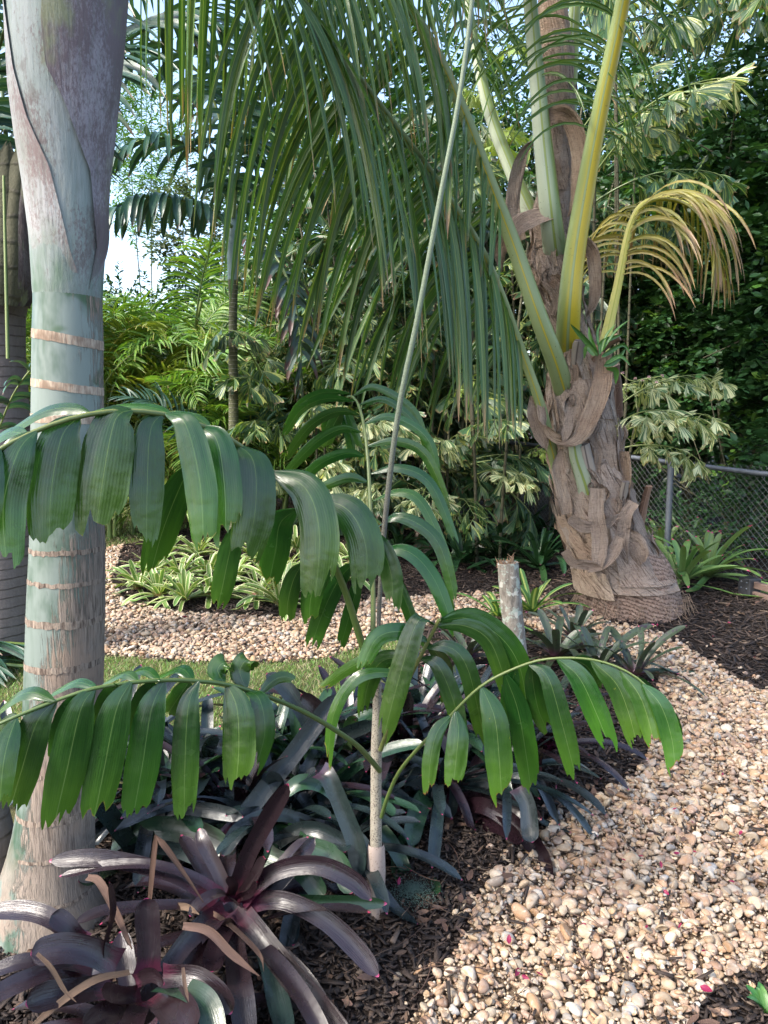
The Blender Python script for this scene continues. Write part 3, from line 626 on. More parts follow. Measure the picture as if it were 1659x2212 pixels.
# red petals fallen on the stones and the mulch: each one a thing
pet = leaflet_template(4, 'oval', .6, .4); petm = MB()
scatter_leaves(petm, pet, np.zeros((1, 3)), np.eye(3)[None], np.ones((1, 3))); PETME = petm.mesh('fallen_petal'); PETME.materials.append(M_pink)
def petal(p, L, label, name='fallen_petal'):
    o = bpy.data.objects.new(name, PETME); COL.objects.link(o); o.location = p
    o.rotation_euler = (random.gauss(0, .5), random.gauss(0, .5), random.uniform(0, 6.28)); o.scale = (L, L*.5, L*.7)
    tag(o, label, 'petal', 'red petals scattered over path and mulch'); return o
for x, y in [(1347,1858),(1457,1748),(1461,1844),(1500,1840),(1283,1880),(1440,1928),(1478,1755),(1427,1868),(1384,1850),(1495,1776),(1260,1996),(1355,2070),(1520,2055),(1470,2000),(1398,2003),(1270,2120),(1165,2105),(1600,1800),(1560,1672),
             (1640,1690),(1580,1905),(1135,2110)]:
    petal(G(x, y, .042), random.uniform(.014, .024), 'small red petal lying on the tan pebble path')
for x, y in [(1310,1390),(1390,1430),(1450,1560),(1480,1620),(1330,1415),(1540,1540),(1420,1350),(1350,1330),(1540,1375),(1490,1470),(1630,1420),(1575,1345),(1200,1700),(1215,1640),(1050,1590),(995,1375),(1010,1460)]:
    petal(G(x, y, .03), random.uniform(.018, .028), 'small red petal lying on dark mulch or stones beyond the lichened stump')
for x, y, t in [(700,2210,.03),(860,1905,.03),(1095,1890,.03),(1115,2100,.03)]: petal(G(x, y, t), .03, 'small red petal lying on dark mulch near the purple bromeliads')
petal(G(1527,2138,.045), .036, 'largest pink petal, lying at the mulch corner of the pebble path')
petal(G(1100,2030,.045), .028, 'long pink petal on pebbles at the edge of the front mulch bed')
petal(G(398,1333,.03), .045, 'single red petal in front of the cream edged bromeliads')
# stray stones and bigger chips lying by themselves
def lone(name, label, cat, x, y, size, mat, sub=3, flat=(.5, .6), col=(.62, .6), group=None):
    m_ = MB(); stones(m_, np.zeros((1, 2)), np.array([size]), np.zeros(1), sub, flat)
    for a in m_.lp: a[:, 0] = col[0]; a[:, 1] = col[1]
    p = G(x, y, size*.35); obj(name, m_, mat, None, label, cat, group, loc=tuple(p))
lone('stone', 'white rounded stone lying alone on mulch below the dark arching bromeliad', 'stone', 1068, 1880, .028, M_peb, col=(.9, .9))
lone('stone', 'long pale stone standing off the path edge beside dry leaves', 'stone', 1040, 1962, .026, M_peb, col=(.15, .7))
lone('stone', 'big brown rounded stone at the front edge of the pebble path', 'stone', 1052, 2055, .036, M_peb, col=(.68, .3))
lone('stone', 'cream stone half buried in dark mulch between bromeliad and path', 'stone', 1100, 1915, .02, M_peb, col=(.45, .7))
lone('stone', 'tan stone lying on mulch under the lowest hanging leaf tip', 'stone', 1315, 1690, .03, M_peb, col=(.1, .8))
lone('stone', 'large reddish stone on the right part of the pebble path', 'stone', 1480, 1895, .034, M_peb, col=(.82, .4))
lone('garden_rock', 'brown weathered rock at the left edge beside purple bromeliads', 'rock', -5, 2175, .11, M_stone)
# heap of fertiliser grains at the foot of the thin stem
mb = MB(); n = 2600; a = rng.uniform(0, 6.28, n); r = np.abs(rng.normal(0, .035, n)); c = G(890, 1940)
q = np.column_stack([c[0]+np.cos(a)*r*1.2, c[1]+np.sin(a)*r*1.2]); stones(mb, q, rng.uniform(.0012, .0028, n), .018+.012*np.exp(-(r/.03)**2)+rng.uniform(0, .006, n), 1)
obj('fertiliser_grains', mb, M_fert, kind='stuff')
# ================================================================ big palm trunk at the left
def rows_fn(rows, Y):
    """picture rows (y, left, right) -> centre and radius as functions of y"""
    a = np.array(sorted(rows), float)
    yf = Y if callable(Y) else (lambda y: Y)
    def f(y):
        l, r = np.interp(y, a[:, 0], a[:, 1]), np.interp(y, a[:, 0], a[:, 2])
        A, B = P(l, y, yf(y)), P(r, y, yf(y)); return (A+B)/2, np.linalg.norm(B-A)/2
    return f
def ring_pts(c, r, th):      # th = 0 faces the camera, positive to the right
    return c+np.stack([np.sin(th)*r, -np.cos(th)*r, 0*th], -1)
def shell(mb, f, ys, e0, e1, off, mat=0, nu=24, lip=.003, flare=0., jag=0., wob=0., seed=0, taper=False):
    rg = np.random.default_rng(seed); V = []; n = len(ys); s = np.linspace(0, 1, nu+1)
    jg = np.convolve(rg.normal(0, 1, nu+9), np.ones(3)/3, 'same')[4:4+nu+1]*jag; ph = rg.uniform(0, 6, 4)
    for i, y in enumerate(ys):
        t = i/(n-1); yy = y-jg*t**3 if jag else y+0*s
        th = e0(y)+(e1(y)-e0(y))*s; row = []
        for k in range(nu+1):
            c, r = f(yy[k]); o = off*(min(1, t*7) if taper else 1)+lip*(abs(2*s[k]-1)**8)+flare*t**2.2+wob*(math.sin(5*th[k]+ph[0]+3*t)+.7*math.sin(11*th[k]+ph[1]-5*t)+.5*math.sin(t*14+ph[2]))*(.3+t)
            row.append(c+np.array((math.sin(th[k]), -math.cos(th[k]), 0))*(r+o))
        V.append(row)
    V = np.array(V); LP = np.stack(np.broadcast_arrays(s[None], np.linspace(0, 1, n)[:, None], rg.random()), -1)
    mb.add(V, gridF(nu, n-1), LP, mat)
LP_ROWS = [(-160, 20, 275), (0, 25, 262), (100, 28, 255), (200, 33, 245), (300, 45, 235), (400, 60, 225), (500, 72, 222), (590, 75, 218), (650, 77, 217), (720, 75, 219), (830, 74, 219), (900, 73, 220), (1100, 72, 221), (1180, 70, 223),
           (1300, 64, 223), (1430, 60, 220), (1550, 55, 217), (1700, 47, 206), (1750, 42, 201), (1800, 34, 200), (1850, 22, 201), (1900, 6, 206), (1945, -6, 216), (2000, -16, 228)]
YL = 2.12; fL = rows_fn(LP_ROWS, YL); base = G(106, 1985)
pl = thing('palm_tree', 'thick blue-green ringed palm trunk with grey crownshaft rising at the left foreground', 'palm', tuple(fL(1985)[0]*np.array((1, 1, 0))))
mb = MB(); ys = np.concatenate([np.arange(625, 1990, 18.), [1995]])[::-1]
cs = [fL(y) for y in ys]
tube(mb, [c for c, r in cs], [r for c, r in cs], 72, hint=(0, -1, 0))
obj('trunk', mb, M_trunk, pl)
for k, (ya, yb, hgt) in enumerate([(715, 741, 20), (820, 841, 17), (896, 902, 18), (1180, 1180, 14), (1243, 1248, 13), (1325, 1328, 20), (1421, 1419, 18), (1532, 1530, 14), (1640, 1640, 14), (1737, 1736, 16), (1815, 1812, 11), (1906, 1904, 11)]):
    mb = MB(); V = []; th = np.linspace(0, 2*math.pi, 72, endpoint=False)
    jt = rng.normal(0, 1, (2, 72))*(1.2 if k > 2 else .5)
    if k > 2: hgt *= .75
    for i, (q, o) in enumerate(((1, .0011), (.5, .0012), (0, .0011))):
        row = []
        for j, a in enumerate(th):
            y = (ya+yb)/2+(yb-ya)/2*math.sin(a)+hgt*(q-.0)-hgt*.2+jt[0 if q < .6 else 1, j]*(1 if q != .5 else 0)
            c, r = fL(y); row.append(c+np.array((math.sin(a), -math.cos(a), 0))*(r*1.002+o))
        V.append(row)
    mb.add(np.array(V), gridF(72, 2, True)); obj('leaf_scar', mb, M_scar if k < 3 else M_scar2, pl)
sh = MB(); ys = np.arange(-150, 660, 16.)[::-1]; cs = [fL(y) for y in ys]
tube(sh, [c for c, r in cs], [r*(.99 if i == 0 else 1.003)+.003*min(1, i/6) for i, (c, r) in enumerate(cs)], 64, cap=False, hint=(0, -1, 0)); cshaft = obj('crownshaft', sh, M_shaft, pl)
def edge(tab):
    a = np.array(tab, float)
    def g(y):
        x = np.interp(y, a[:, 0], a[:, 1]); l = np.interp(y, *np.array(sorted(LP_ROWS), float)[:, :2].T); r = np.interp(y, *np.array(sorted(LP_ROWS), float)[:, [0, 2]].T)
        return math.asin(np.clip((x-(l+r)/2)/((r-l)/2), -1, 1))
    return g
eL = edge([(-150, 28), (30, 50), (180, 75), (290, 105), (384, 144), (470, 162), (558, 178), (600, 190), (640, 203)])
eR = edge([(-150, 165), (0, 150), (100, 142), (190, 148), (260, 178), (384, 209), (540, 214), (640, 205)])
mb = MB(); shell(mb, fL, np.arange(-150, 612, 15.)[::-1], lambda y: R(-175), eL, .006, wob=.0008, taper=True); obj('leaf_sheath', mb, M_shaftr, pl, 'pale scurfy sheath with a diagonal right edge')
mb = MB(); shell(mb, fL, np.arange(-150, 640, 15.)[::-1], eR, lambda y: eR(y)+(R(178)-eR(y))*min(1., max(.02, (645-y)/330)), .009, wob=.0008, taper=True); obj('leaf_sheath', mb, M_shaftd, pl, 'dark brown scurfy sheath on the right side')
# small offshoot stem at the left edge
mb = MB(); f2 = rows_fn([(1740, -70, 12), (1800, -80, 26), (1870, -95, 28), (2000, -120, 30)], 2.2)
cs = [f2(y) for y in np.arange(1690, 1990, 20)[::-1]]; o2 = cs[0][0]*np.array((1, 1, 0))
tube(mb, [c for c, r in cs], [r for c, r in cs], 24, hint=(0, -1, 0)); obj('palm_offshoot', mb, M_backt, None, 'short grey-brown palm stem cut by the left edge beside the big trunk', 'palm stem', loc=tuple(o2))

# ================================================================ thin young palm in front
yp = thing('young_palm', 'thin young palm with speckled stem, broad drooping leaflets and one tall upright spear', 'palm', tuple(G(813, 1978)))
YS = 2.14
mb = MB(); f3 = rows_fn([(1440, 808, 823), (1500, 806, 824), (1620, 801, 825), (1750, 800, 824), (1985, 798, 828)], YS)
cs = [f3(y) for y in np.arange(1400, 1990, 14)[::-1]]; tube(mb, [c for c, r in cs], [r for c, r in cs], 20, hint=(0, -1, 0)); obj('stem', mb, M_ystem, yp)
mb = MB(); f4 = rows_fn([(1822, 797, 827), (1830, 794, 829), (1880, 792, 831), (1985, 796, 829)], YS)
cs = [f4(y) for y in np.arange(1822, 1986, 10)[::-1]]; tube(mb, [c for c, r in cs], [r+.002 for c, r in cs], 24, cap=False, hint=(0, -1, 0), rfun=lambda v, t: 1+.05*np.sin(t*3+v*4)*v); obj('leaf_sheath', mb, M_ysheath, yp)
mb = MB(); sp = crom([P(x, y, Y) for x, y, Y in [(814, 1450, 2.14), (822, 1250, 2.13), (836, 1080, 2.11), (862, 880, 2.08), (903, 680, 2.05), (952, 420, 2.02), (985, 250, 2.0), (1008, 100, 1.99), (1030, -90, 1.98)]], 40)
tube(mb, sp, np.interp(np.linspace(0, 1, 41), (0, .3, .7, 1), (.0056, .0078, .0066, .0052)), 14, rfun=lambda v, t: 1+.05*np.cos(7*t)); obj('spear_leaf', mb, M_spear, yp)
def frond_px(tree, rach, wid, leaves, mat, rmat, side=None, label=None):
    pts = crom([P(x, y, Y) for x, y, Y in rach], 40); Yk = np.array(rach, float)
    mb = MB(); tube(mb, pts, np.linspace(wid[0], wid[1], 41), 10); fr = obj('frond', mb, rmat, tree, label)
    for i, L in enumerate(leaves):
        px, w_, dz = L[0], L[1], L[2]; roll = L[3] if len(L) > 3 else random.uniform(-.22, .22)
        b = px[0]; d = (Yk[:, 0]-b[0])**2+(Yk[:, 1]-b[1])**2; ds = np.sqrt(((np.array([project(pts)[:2]]).squeeze().T-np.array(b))**2).sum(1)); Y0 = pts[ds.argmin()][1]
        n = len(px); q = [P(x, y, Y0+dz*(k/(n-1))**.8) for k, (x, y) in enumerate(px)]
        q = q+[q[-1]+(q[-1]-q[-2])*.22]; c = np.mean(q, 0); T = nz(q[-1]-q[0]); s0 = nz(np.cross(T, C0-c))
        m_ = MB(); V, LP = strap(q, s0, pxm(Y0, w_)*1.02, nu=12, fold=-.14, shape='broad', roll=roll, jag=.075 if w_ > 38 else .05, wave=.016, nv=24, slant=.12); addleaves(m_, V, LP)
        obj('leaflet', m_, mat, fr)
    return fr
F_, B_ = -.06, .07
frond_px(yp, [(806,1445,2.14),(785,1400,2.13),(750,1290,2.09),(715,1205,2.03),(665,1110,1.95),(590,1022,1.84),(505,955,1.74),(430,918,1.67),(350,895,1.6),(260,888,1.54),(170,900,1.49),(80,930,1.45),(0,970,1.41),(-90,1030,1.37)], (.011, .004), [
 ([(78,932),(40,975),(8,1090),(15,1225)], 88, F_), ([(172,900),(135,940),(112,1050),(105,1180)], 98, F_), ([(285,886),(250,905),(225,1020),(205,1165)], 108, F_, .1), ([(350,894),(325,930),(318,1040),(316,1165)], 72, F_, -.15),
 ([(358,893),(400,915),(432,1040),(440,1180)], 68, F_, .2), ([(428,920),(468,950),(485,1050),(488,1175)], 72, F_), ([(508,958),(548,1000),(550,1110),(522,1225)], 88, -.08), ([(415,1000),(385,1060),(350,1150),(325,1240)], 72, B_),
 ([(588,1020),(660,1055),(690,1150),(680,1300)], 84, -.08, .1), ([(515,1130),(497,1190),(480,1270),(468,1320)], 52, .04), ([(690,1075),(755,1105),(790,1180),(790,1285)], 78, -.06), ([(640,1100),(605,1130),(595,1190),(580,1262)], 66, B_),
 ([(760,1150),(815,1175),(845,1240),(848,1325)], 48, -.04), ([(655,1215),(635,1250),(622,1300),(620,1350)], 44, B_), ([(765,1215),(730,1255),(695,1330),(668,1412)], 46, B_), ([(775,1240),(765,1290),(750,1345),(735,1400)], 32, B_),
 ([(260,1040),(250,1080),(248,1120)], 40, B_), ([(195,893),(150,882),(90,892),(5,945)], 40, .05, 1.0), ([(375,898),(325,880),(260,880),(190,895)], 34, .06, 1.0), ([(60,940),(20,935),(-30,965)], 36, .05, .9),
 ([(455,925),(420,900),(370,890)], 30, .06, .9), ([(0,970),(-30,1020),(-40,1150)], 80, F_),([(706,1190),(690,1240),(672,1290),(668,1345)], 50, B_)], M_young, M_rach, label='upper frond arching to the left edge with the broadest leaflets')
frond_px(yp, [(805,1440,2.14),(806,1280,2.2),(801,1120,2.28),(795,1000,2.36),(786,920,2.44),(773,872,2.53),(757,856,2.64),(743,868,2.78),(737,900,2.86)], (.008, .003), [
 ([(762,856),(812,836),(895,890),(925,985)], 18, .03, random.uniform(-.5, .1)), ([(774,875),(835,864),(905,925),(930,1010)], 17, .05, random.uniform(-.5, .1)), ([(785,916),(845,900),(925,950),(948,1060)], 21, 0, random.uniform(-.5, .1)), ([(791,965),(855,953),(920,985),(974,1110)], 22, -.02, random.uniform(-.5, .1)),
 ([(798,1024),(862,1011),(930,1045),(985,1170)], 25, -.03, random.uniform(-.5, .1)), ([(803,1083),(861,1063),(915,1092),(980,1240)], 26, -.05, random.uniform(-.5, .1)), ([(805,1146),(862,1116),(945,1170),(986,1310)], 30, -.06, random.uniform(-.5, .1)), ([(806,1194),(878,1190),(937,1250),(980,1360)], 38, -.06, random.uniform(-.5, .1)), ([(807,1230),(850,1250),(880,1310),(913,1412)], 32, .05, random.uniform(-.5, .1)),
 ([(757,850),(698,848),(650,872),(618,920)], 18, .03, random.uniform(-.5, .1)), ([(767,866),(705,861),(650,885),(611,945)], 21, 0, random.uniform(-.5, .1)), ([(776,896),(729,889),(670,920),(614,995)], 24, -.02, random.uniform(-.5, .1)), ([(781,934),(736,927),(680,958),(616,1025)], 25, -.02, random.uniform(-.5, .1)),
 ([(788,986),(750,979),(694,1000),(645,1045)], 25, -.03, random.uniform(-.5, .1)), ([(795,1041),(750,1032),(684,1058)], 22, -.03, random.uniform(-.5, .1)), ([(803,1110),(760,1100),(700,1120),(660,1180)], 24, .05, random.uniform(-.5, .1)),
 ([(742,884),(722,915),(703,965)], 29, .02, random.uniform(-.5, .1)), ([(740,895),(752,930),(762,982)], 22, .02, random.uniform(-.5, .1)), ([(740,890),(715,900),(698,935)], 22, .05, random.uniform(-.5, .1)), ([(745,878),(762,920),(778,966)], 20, .05, random.uniform(-.5, .1))], M_young, M_rach, label='central frond arching away behind the spear')
frond_px(yp, [(820,1665,2.12),(795,1635,2.06),(765,1605,2.0),(700,1562,1.92),(640,1530,1.85),(570,1502,1.78),(480,1477,1.7),(370,1469,1.62),(280,1475,1.57),(200,1488,1.53),(120,1514,1.5),(0,1563,1.45),(-70,1600,1.43)], (.008, .003), [
 ([(36,1550),(18,1600),(6,1660),(0,1735)], 54, F_), ([(122,1512),(80,1560),(45,1670),(14,1775)], 76, F_), ([(205,1487),(175,1530),(145,1660),(116,1785)], 82, F_), ([(283,1473),(252,1530),(225,1660),(200,1782)], 80, F_, -.1),
 ([(356,1469),(328,1530),(308,1650),(286,1772)], 74, F_), ([(430,1472),(408,1520),(400,1640),(398,1775)], 60, F_, .1), ([(490,1478),(512,1530),(516,1620),(508,1710)], 74, F_), ([(528,1490),(560,1510),(572,1580),(552,1660)], 48, F_),
 ([(250,1477),(236,1510),(222,1550),(213,1605)], 54, B_), ([(330,1471),(312,1510),(298,1550),(290,1592)], 52, B_), ([(410,1471),(390,1500),(370,1530),(358,1548)], 44, B_), ([(165,1500),(140,1550),(126,1600),(118,1650)], 48, B_),
 ([(118,1514),(70,1496),(30,1510),(-15,1550)], 40, .04, .9), ([(210,1486),(165,1475),(110,1500)], 30, .05, .9), ([(300,1472),(270,1456),(225,1476)], 28, .05, .9), ([(345,1470),(310,1448),(262,1468)], 30, .05, .9), ([(418,1470),(390,1444),(345,1462)], 34, .05, .9),
 ([(484,1477),(470,1448),(485,1432),(500,1455)], 48, .03), ([(532,1489),(518,1450),(535,1425),(548,1450)], 46, .03), ([(40,1548),(10,1560),(-30,1600)], 34, .05, .9), ([(560,1500),(590,1470),(615,1462),(640,1470)], 26, .05)], M_young, M_rach, label='lower frond reaching left in front of the big trunk')
frond_px(yp, [(824,1765,2.12),(838,1720,2.08),(862,1668,2.05),(905,1615,2.01),(960,1560,1.98),(1040,1482,1.95),(1130,1437,1.93),(1200,1422,1.9),(1290,1427,1.87),(1370,1460,1.83),(1430,1520,1.8),(1456,1570,1.78)], (.006, .0022), [
 ([(1142,1434),(1182,1460),(1213,1560),(1244,1680)], 48, F_), ([(1203,1422),(1250,1462),(1288,1540),(1320,1622)], 54, F_), ([(1277,1426),(1330,1475),(1358,1540),(1376,1610)], 54, F_), ([(1340,1448),(1380,1500),(1402,1560),(1414,1618)], 46, F_), ([(1388,1478),(1428,1525),(1452,1600),(1458,1672)], 46, F_),
 ([(1148,1432),(1152,1480),(1165,1540),(1190,1590)], 42, B_), ([(1235,1422),(1268,1440),(1285,1470),(1292,1500)], 46, B_), ([(1300,1430),(1340,1475),(1362,1530),(1372,1562)], 46, B_), ([(1365,1458),(1400,1500),(1425,1560),(1432,1610)], 40, B_), ([(1430,1520),(1452,1560),(1462,1610)], 34, 0),
 ([(985,1535),(990,1580),(985,1640),(978,1705)], 50, F_), ([(975,1545),(945,1580),(930,1640),(925,1712)], 36, F_), ([(1040,1482),(1068,1550),(1078,1640),(1084,1735)], 62, F_), ([(1090,1455),(1118,1530),(1135,1620),(1148,1712)], 56, B_), ([(1115,1443),(1100,1500),(1100,1570)], 40, B_)], M_young2, M_rach, label='lower frond reaching right over the path with yellow blotches')
frond_px(yp, [(822,1620,2.12),(845,1555,2.08),(880,1475,2.05),(905,1425,2.02),(930,1375,2.0),(949,1338,1.98)], (.007, .005), [
 ([(940,1350),(905,1338),(872,1430),(829,1590)], 52, F_, .1), ([(925,1385),(874,1364),(815,1378),(780,1450)], 40, -.05), ([(905,1425),(830,1425),(795,1480),(785,1550)], 44, .05), ([(946,1342),(1015,1336),(1085,1380),(1125,1450),(1142,1570)], 58, .06), ([(942,1352),(1005,1352),(1062,1392),(1105,1520)], 44, .02),
 ([(920,1400),(972,1398),(1012,1450),(1048,1610)], 44, -.02), ([(908,1422),(945,1436),(978,1510),(998,1592)], 42, -.04), ([(905,1425),(830,1416),(760,1440),(688,1492)], 28, .06), ([(890,1455),(780,1460),(722,1540),(708,1655)], 28, -.03), ([(948,1339),(1010,1325),(1060,1345),(1100,1400)], 30, .1), ([(925,1390),(960,1440),(965,1520)], 36, .1)], M_young, M_rach, label='short middle frond with a cut tip')

# ================================================================ coconut palm at the right
YC = 5.75
CR = [(-120, 1167, 1216), (0, 1165, 1219), (100, 1165, 1233), (240, 1175, 1237), (400, 1169, 1233), (470, 1149, 1226), (600, 1154, 1236), (700, 1182, 1258), (800, 1195, 1301), (900, 1189, 1321), (1000, 1199, 1335), (1100, 1212, 1364), (1160, 1222, 1390), (1200, 1235, 1415), (1260, 1248, 1458), (1300, 1254, 1469), (1330, 1251, 1479)]
fC = rows_fn(CR, YC); cb = fC(1312)[0]
cp = thing('coconut_palm', 'leaning coconut palm wrapped in brown fibre with yellow-green leaf stalks', 'palm', (cb[0], cb[1], 0))
mb = MB(); cs = [fC(y) for y in np.arange(-120, 1331, 14)[::-1]]
tube(mb, [c for c, r in cs], [r*.97 for c, r in cs], 40, hint=(0, -1, 0), rfun=lambda v, t: 1+.02*np.sin(3*t+v*7)+.015*np.sin(6*t-v*15)); trunkC = obj('trunk', mb, M_coct, cp)
def cs_shell(yb, yt, a0, a1, flare=.03, off=.008, jag=14, wob=.008, mat=M_fib, nu=30, seed=0, tilt=0):
    m_ = MB(); shell(m_, lambda y: fC(y), np.linspace(yb, yt, 16), lambda y: R(a0)+tilt*(yb-y)/100, lambda y: R(a1)+tilt*(yb-y)/100, off, 0, nu, .004, flare*.55, jag*1.2, wob*.7, seed); return obj('fibre_sheath', m_, mat, cp)
for k, (yb, yt, a0, a1, fl, of, jg, mt, tl) in enumerate([
    (1262, 1130, -110, 60, .035, .012, 22, M_fib, 0), (1225, 1100, -60, 110, .03, .016, 22, M_fib, 0), (1180, 1010, -130, 40, .03, .014, 16, M_fib, 0), (1190, 1050, 20, 150, .05, .012, 20, M_fibr, 0), (1120, 930, -100, 30, .03, .010, 14, M_fib, 0),
    (1130, 940, 10, 140, .02, .014, 24, M_fibr, 0), (1010, 830, -140, 20, .05, .012, 16, M_fib, .1), (980, 760, -10, 120, .03, .016, 10, M_fibr, 0), (860, 690, -120, 70, .012, .010, 10, M_fib, 0), (760, 590, -100, 110, .01, .012, 10, M_fib, 0),
    (680, 555, -120, 100, .01, .010, 6, M_fib, 0), (590, 440, -130, 110, .012, .008, 8, M_fib, 0), (500, 300, -110, 90, .02, .004, 8, M_fib, 0), (330, 90, -140, 100, .01, .004, 8, M_fib, 0), (150, -110, -140, 120, .01, .007, 8, M_fibr, 0),
    (1275, 1190, -120, -30, .03, .024, 26, M_fibr, 0), (1245, 1150, -20, 60, .045, .026, 26, M_fib, .3), (1205, 1120, -95, -10, .05, .026, 20, M_fibr, -.2), (1165, 1060, 30, 110, .05, .03, 24, M_fib, .2), (1150, 1040, -120, -60, .06, .02, 20, M_fib, 0),
    (1090, 980, -110, -55, .05, .024, 18, M_fibr, 0), (1070, 930, 40, 100, .045, .03, 20, M_fib, 0), (1035, 930, -70, -15, .03, .024, 22, M_fib, .3), (950, 860, -130, -50, .05, .03, 18, M_fibr, 0), (905, 790, 20, 90, .03, .03, 20, M_fib, -.2), (830, 745, -100, -20, .02, .026, 14, M_fibr, .2),
    (742, 655, -80, 40, .02, .026, 10, M_fib, .1), (655, 600, -90, 60, .02, .02, 8, M_fibr, 0), (540, 470, -70, 80, .02, .02, 8, M_fib, 0), (420, 370, -100, 30, .02, .014, 8, M_fibr, 0), (250, 190, -60, 100, .02, .012, 8, M_fib, 0)]):
    cs_shell(yb, yt, a0, a1, fl, of, jg, .009, mt, 34, k, tl)
def cflap(px, w_, dz, mat=M_fib, roll=.0, fold=.5, name='fibre_flap', nv=26, wave=.05):
    q = [P(x, y, YC+d) for (x, y), d in zip(px, np.broadcast_to(dz, (len(px),)))]; T = nz(q[-1]-q[0]); s0 = nz(np.cross(T, C0-np.mean(q, 0)))
    m_ = MB(); V, LP = strap(q, s0, pxm(YC, w_*1.1), 10, fold*.3, 'dry', roll, jag=.12, wave=wave*1.3, nv=nv); addleaves(m_, V, LP); return obj(name, m_, mat, cp)
D = np.array
cflap([(1160,300),(1130,330),(1112,400),(1108,470),(1125,520)][::-1], 34, -.12, M_fib, .5)
cflap([(1175,255),(1215,245),(1240,275),(1255,350),(1245,420),(1228,470)], 40, D([-.2,-.24,-.24,-.24,-.22,-.2]), M_fibr, .5, .8)
cflap([(1190,460),(1150,470),(1110,495),(1080,540),(1082,590)], 40, D([-.26,-.28,-.28,-.26,-.22]), M_fib, .3)
cflap([(1262,520),(1280,545),(1287,600),(1280,660),(1262,690)], 30, -.1, M_fibr, .4)
cflap([(1165,860),(1178,920),(1210,950),(1260,945),(1290,890),(1320,800)], 22, D([-.24,-.3,-.32,-.34,-.33,-.3]), M_fibr, .4, .6)
cflap([(1305,760),(1300,830),(1275,900),(1245,950),(1200,960)], 40, D([-.33,-.36,-.38,-.38,-.36]), M_fibr, .15, .3)
cflap([(1160,855),(1158,900),(1170,940),(1182,975)], 36, -.24, M_fib, .2)
cflap([(1350,975),(1352,1040),(1348,1100),(1330,1140)], 34, -.2, M_fibr, .8)
cflap([(1290,1055),(1288,1110),(1296,1165),(1292,1230),(1300,1262)], 34, -.42, M_fib, .2)
cflap([(1230,1120),(1270,1140),(1310,1130),(1340,1110)], 26, -.4, M_fib, .4)
cflap([(1220,1190),(1240,1215),(1280,1222),(1310,1240)], 24, -.42, M_fib, .4)
cflap([(1345,1150),(1375,1180),(1385,1225)], 44, -.35, M_fib, .1)
cflap([(1235,880),(1225,930),(1215,960)], 22, -.36, M_fib, .2)
cflap([(1340,1160),(1320,1200),(1290,1225),(1265,1235)], 28, -.42, M_fib, .3)
cflap([(1225,1110),(1215,1060),(1205,1010),(1215,960)], 30, -.3, M_fibr, .3)
cflap([(1370,1085),(1350,1120),(1345,1190),(1360,1230)], 30, -.34, M_fib, .3)
m_ = MB()      # loose fibres over the trunk
for i in range(900):
    y = rng.uniform(280, 1290); th = rng.uniform(-1.5, 1.5); c, r = fC(y); a = c+np.array((math.sin(th), -math.cos(th), 0))*(r+.02); L = rng.uniform(.04, .16)
    d = nz(np.array((math.cos(th)*rng.normal(0, 1), math.sin(th)*rng.normal(0, .5), rng.normal(0, .8)))+.5*np.array((math.sin(th), -math.cos(th), 0))); cv = rng.normal(0, .5, 3)
    pts = [a+d*L*t+cv*L*t*t*.6 for t in np.linspace(0, 1, 6)]; tube(m_, pts, .0010, 3, cap=False)
for i in range(110):    # rootlets and ragged fibre where the foot meets the mulch
    th = rng.uniform(-2.2, 2.2); c, r = fC(rng.uniform(1285, 1318)); a = c+np.array((math.sin(th), -math.cos(th), 0))*(r*.99); L = rng.uniform(.03, .11); o = np.array((math.sin(th+rng.normal(0, .5)), -math.cos(th+rng.normal(0, .5)), 0))
    p0 = np.array((a[0], a[1], rng.uniform(.03, .14))); tube(m_, [p0, p0+o*L*.4+np.array((0, 0, .01)), np.array((*(p0+o*L)[:2], .012))], (.003, .0025, .0012), 4, cap=False)
obj('loose_fibres', m_, M_fibr, cp, kind='stuff')
# papery strips peeling off upright along the trunk
for k in range(46):
    y0 = rng.uniform(560, 1250); th = rng.uniform(-1.3, 1.3); L = rng.uniform(60, 170); q = []
    for t in np.linspace(0, 1, 6):
        c, r = fC(y0-L*t); a = th+rng.normal(0, .06)+.25*t*rng.normal(0, .6); q.append(c+np.array((math.sin(a), -math.cos(a), 0))*(r+.02+.03*rng.random()+.075*t**3*rng.random()))
    s0 = np.array((math.cos(th), math.sin(th), 0)); m_ = MB(); V, LP = strap(q, s0, rng.uniform(.02, .07), 8, rng.uniform(.1, .7), 'dry', rng.normal(0, .3), jag=.25, wave=.12, nv=18); addleaves(m_, V, LP); obj('papery_strip', m_, (M_paper, M_fib, M_fibr)[k % 3], cp)
def stub(px, wd, dz, mat, label=None, flat=.6, name='cut_leaf_stalk'):
    q = crom([P(x, y, YC+dz+.16*(1-k/(len(px)-1))) for k, (x, y) in enumerate(px)], 14); m_ = MB(); jt = rng.normal(0, .12, 15); tube(m_, q, np.linspace(pxm(YC, wd[0])/2, pxm(YC, wd[1])/2, 15), 15, flat=flat*.7, hint=(0, -1, 0), rfun=lambda v, t: 1+.12*np.sin(2*t+v*3)+.08*np.sin(5*t-v*11)+np.where(v > .96, jt[None, :], 0)); return obj(name, m_, mat, cp, label)
stub([(1290,1120),(1265,1040),(1248,990),(1240,950)], (62, 26), -.34, M_petw, 'yellow and green striped stalk cut square'); stub([(1300,1110),(1278,1030),(1262,960)], (50, 22), -.32, M_cutg, 'pale flank of the cut stalk')
stub([(1240,850),(1246,780),(1252,735)], (30, 26), -.28, M_cutg, 'grey upright stub'); stub([(1265,800),(1300,750),(1338,728)], (34, 18), -.3, M_cut, 'reddish brown stub pointing right')
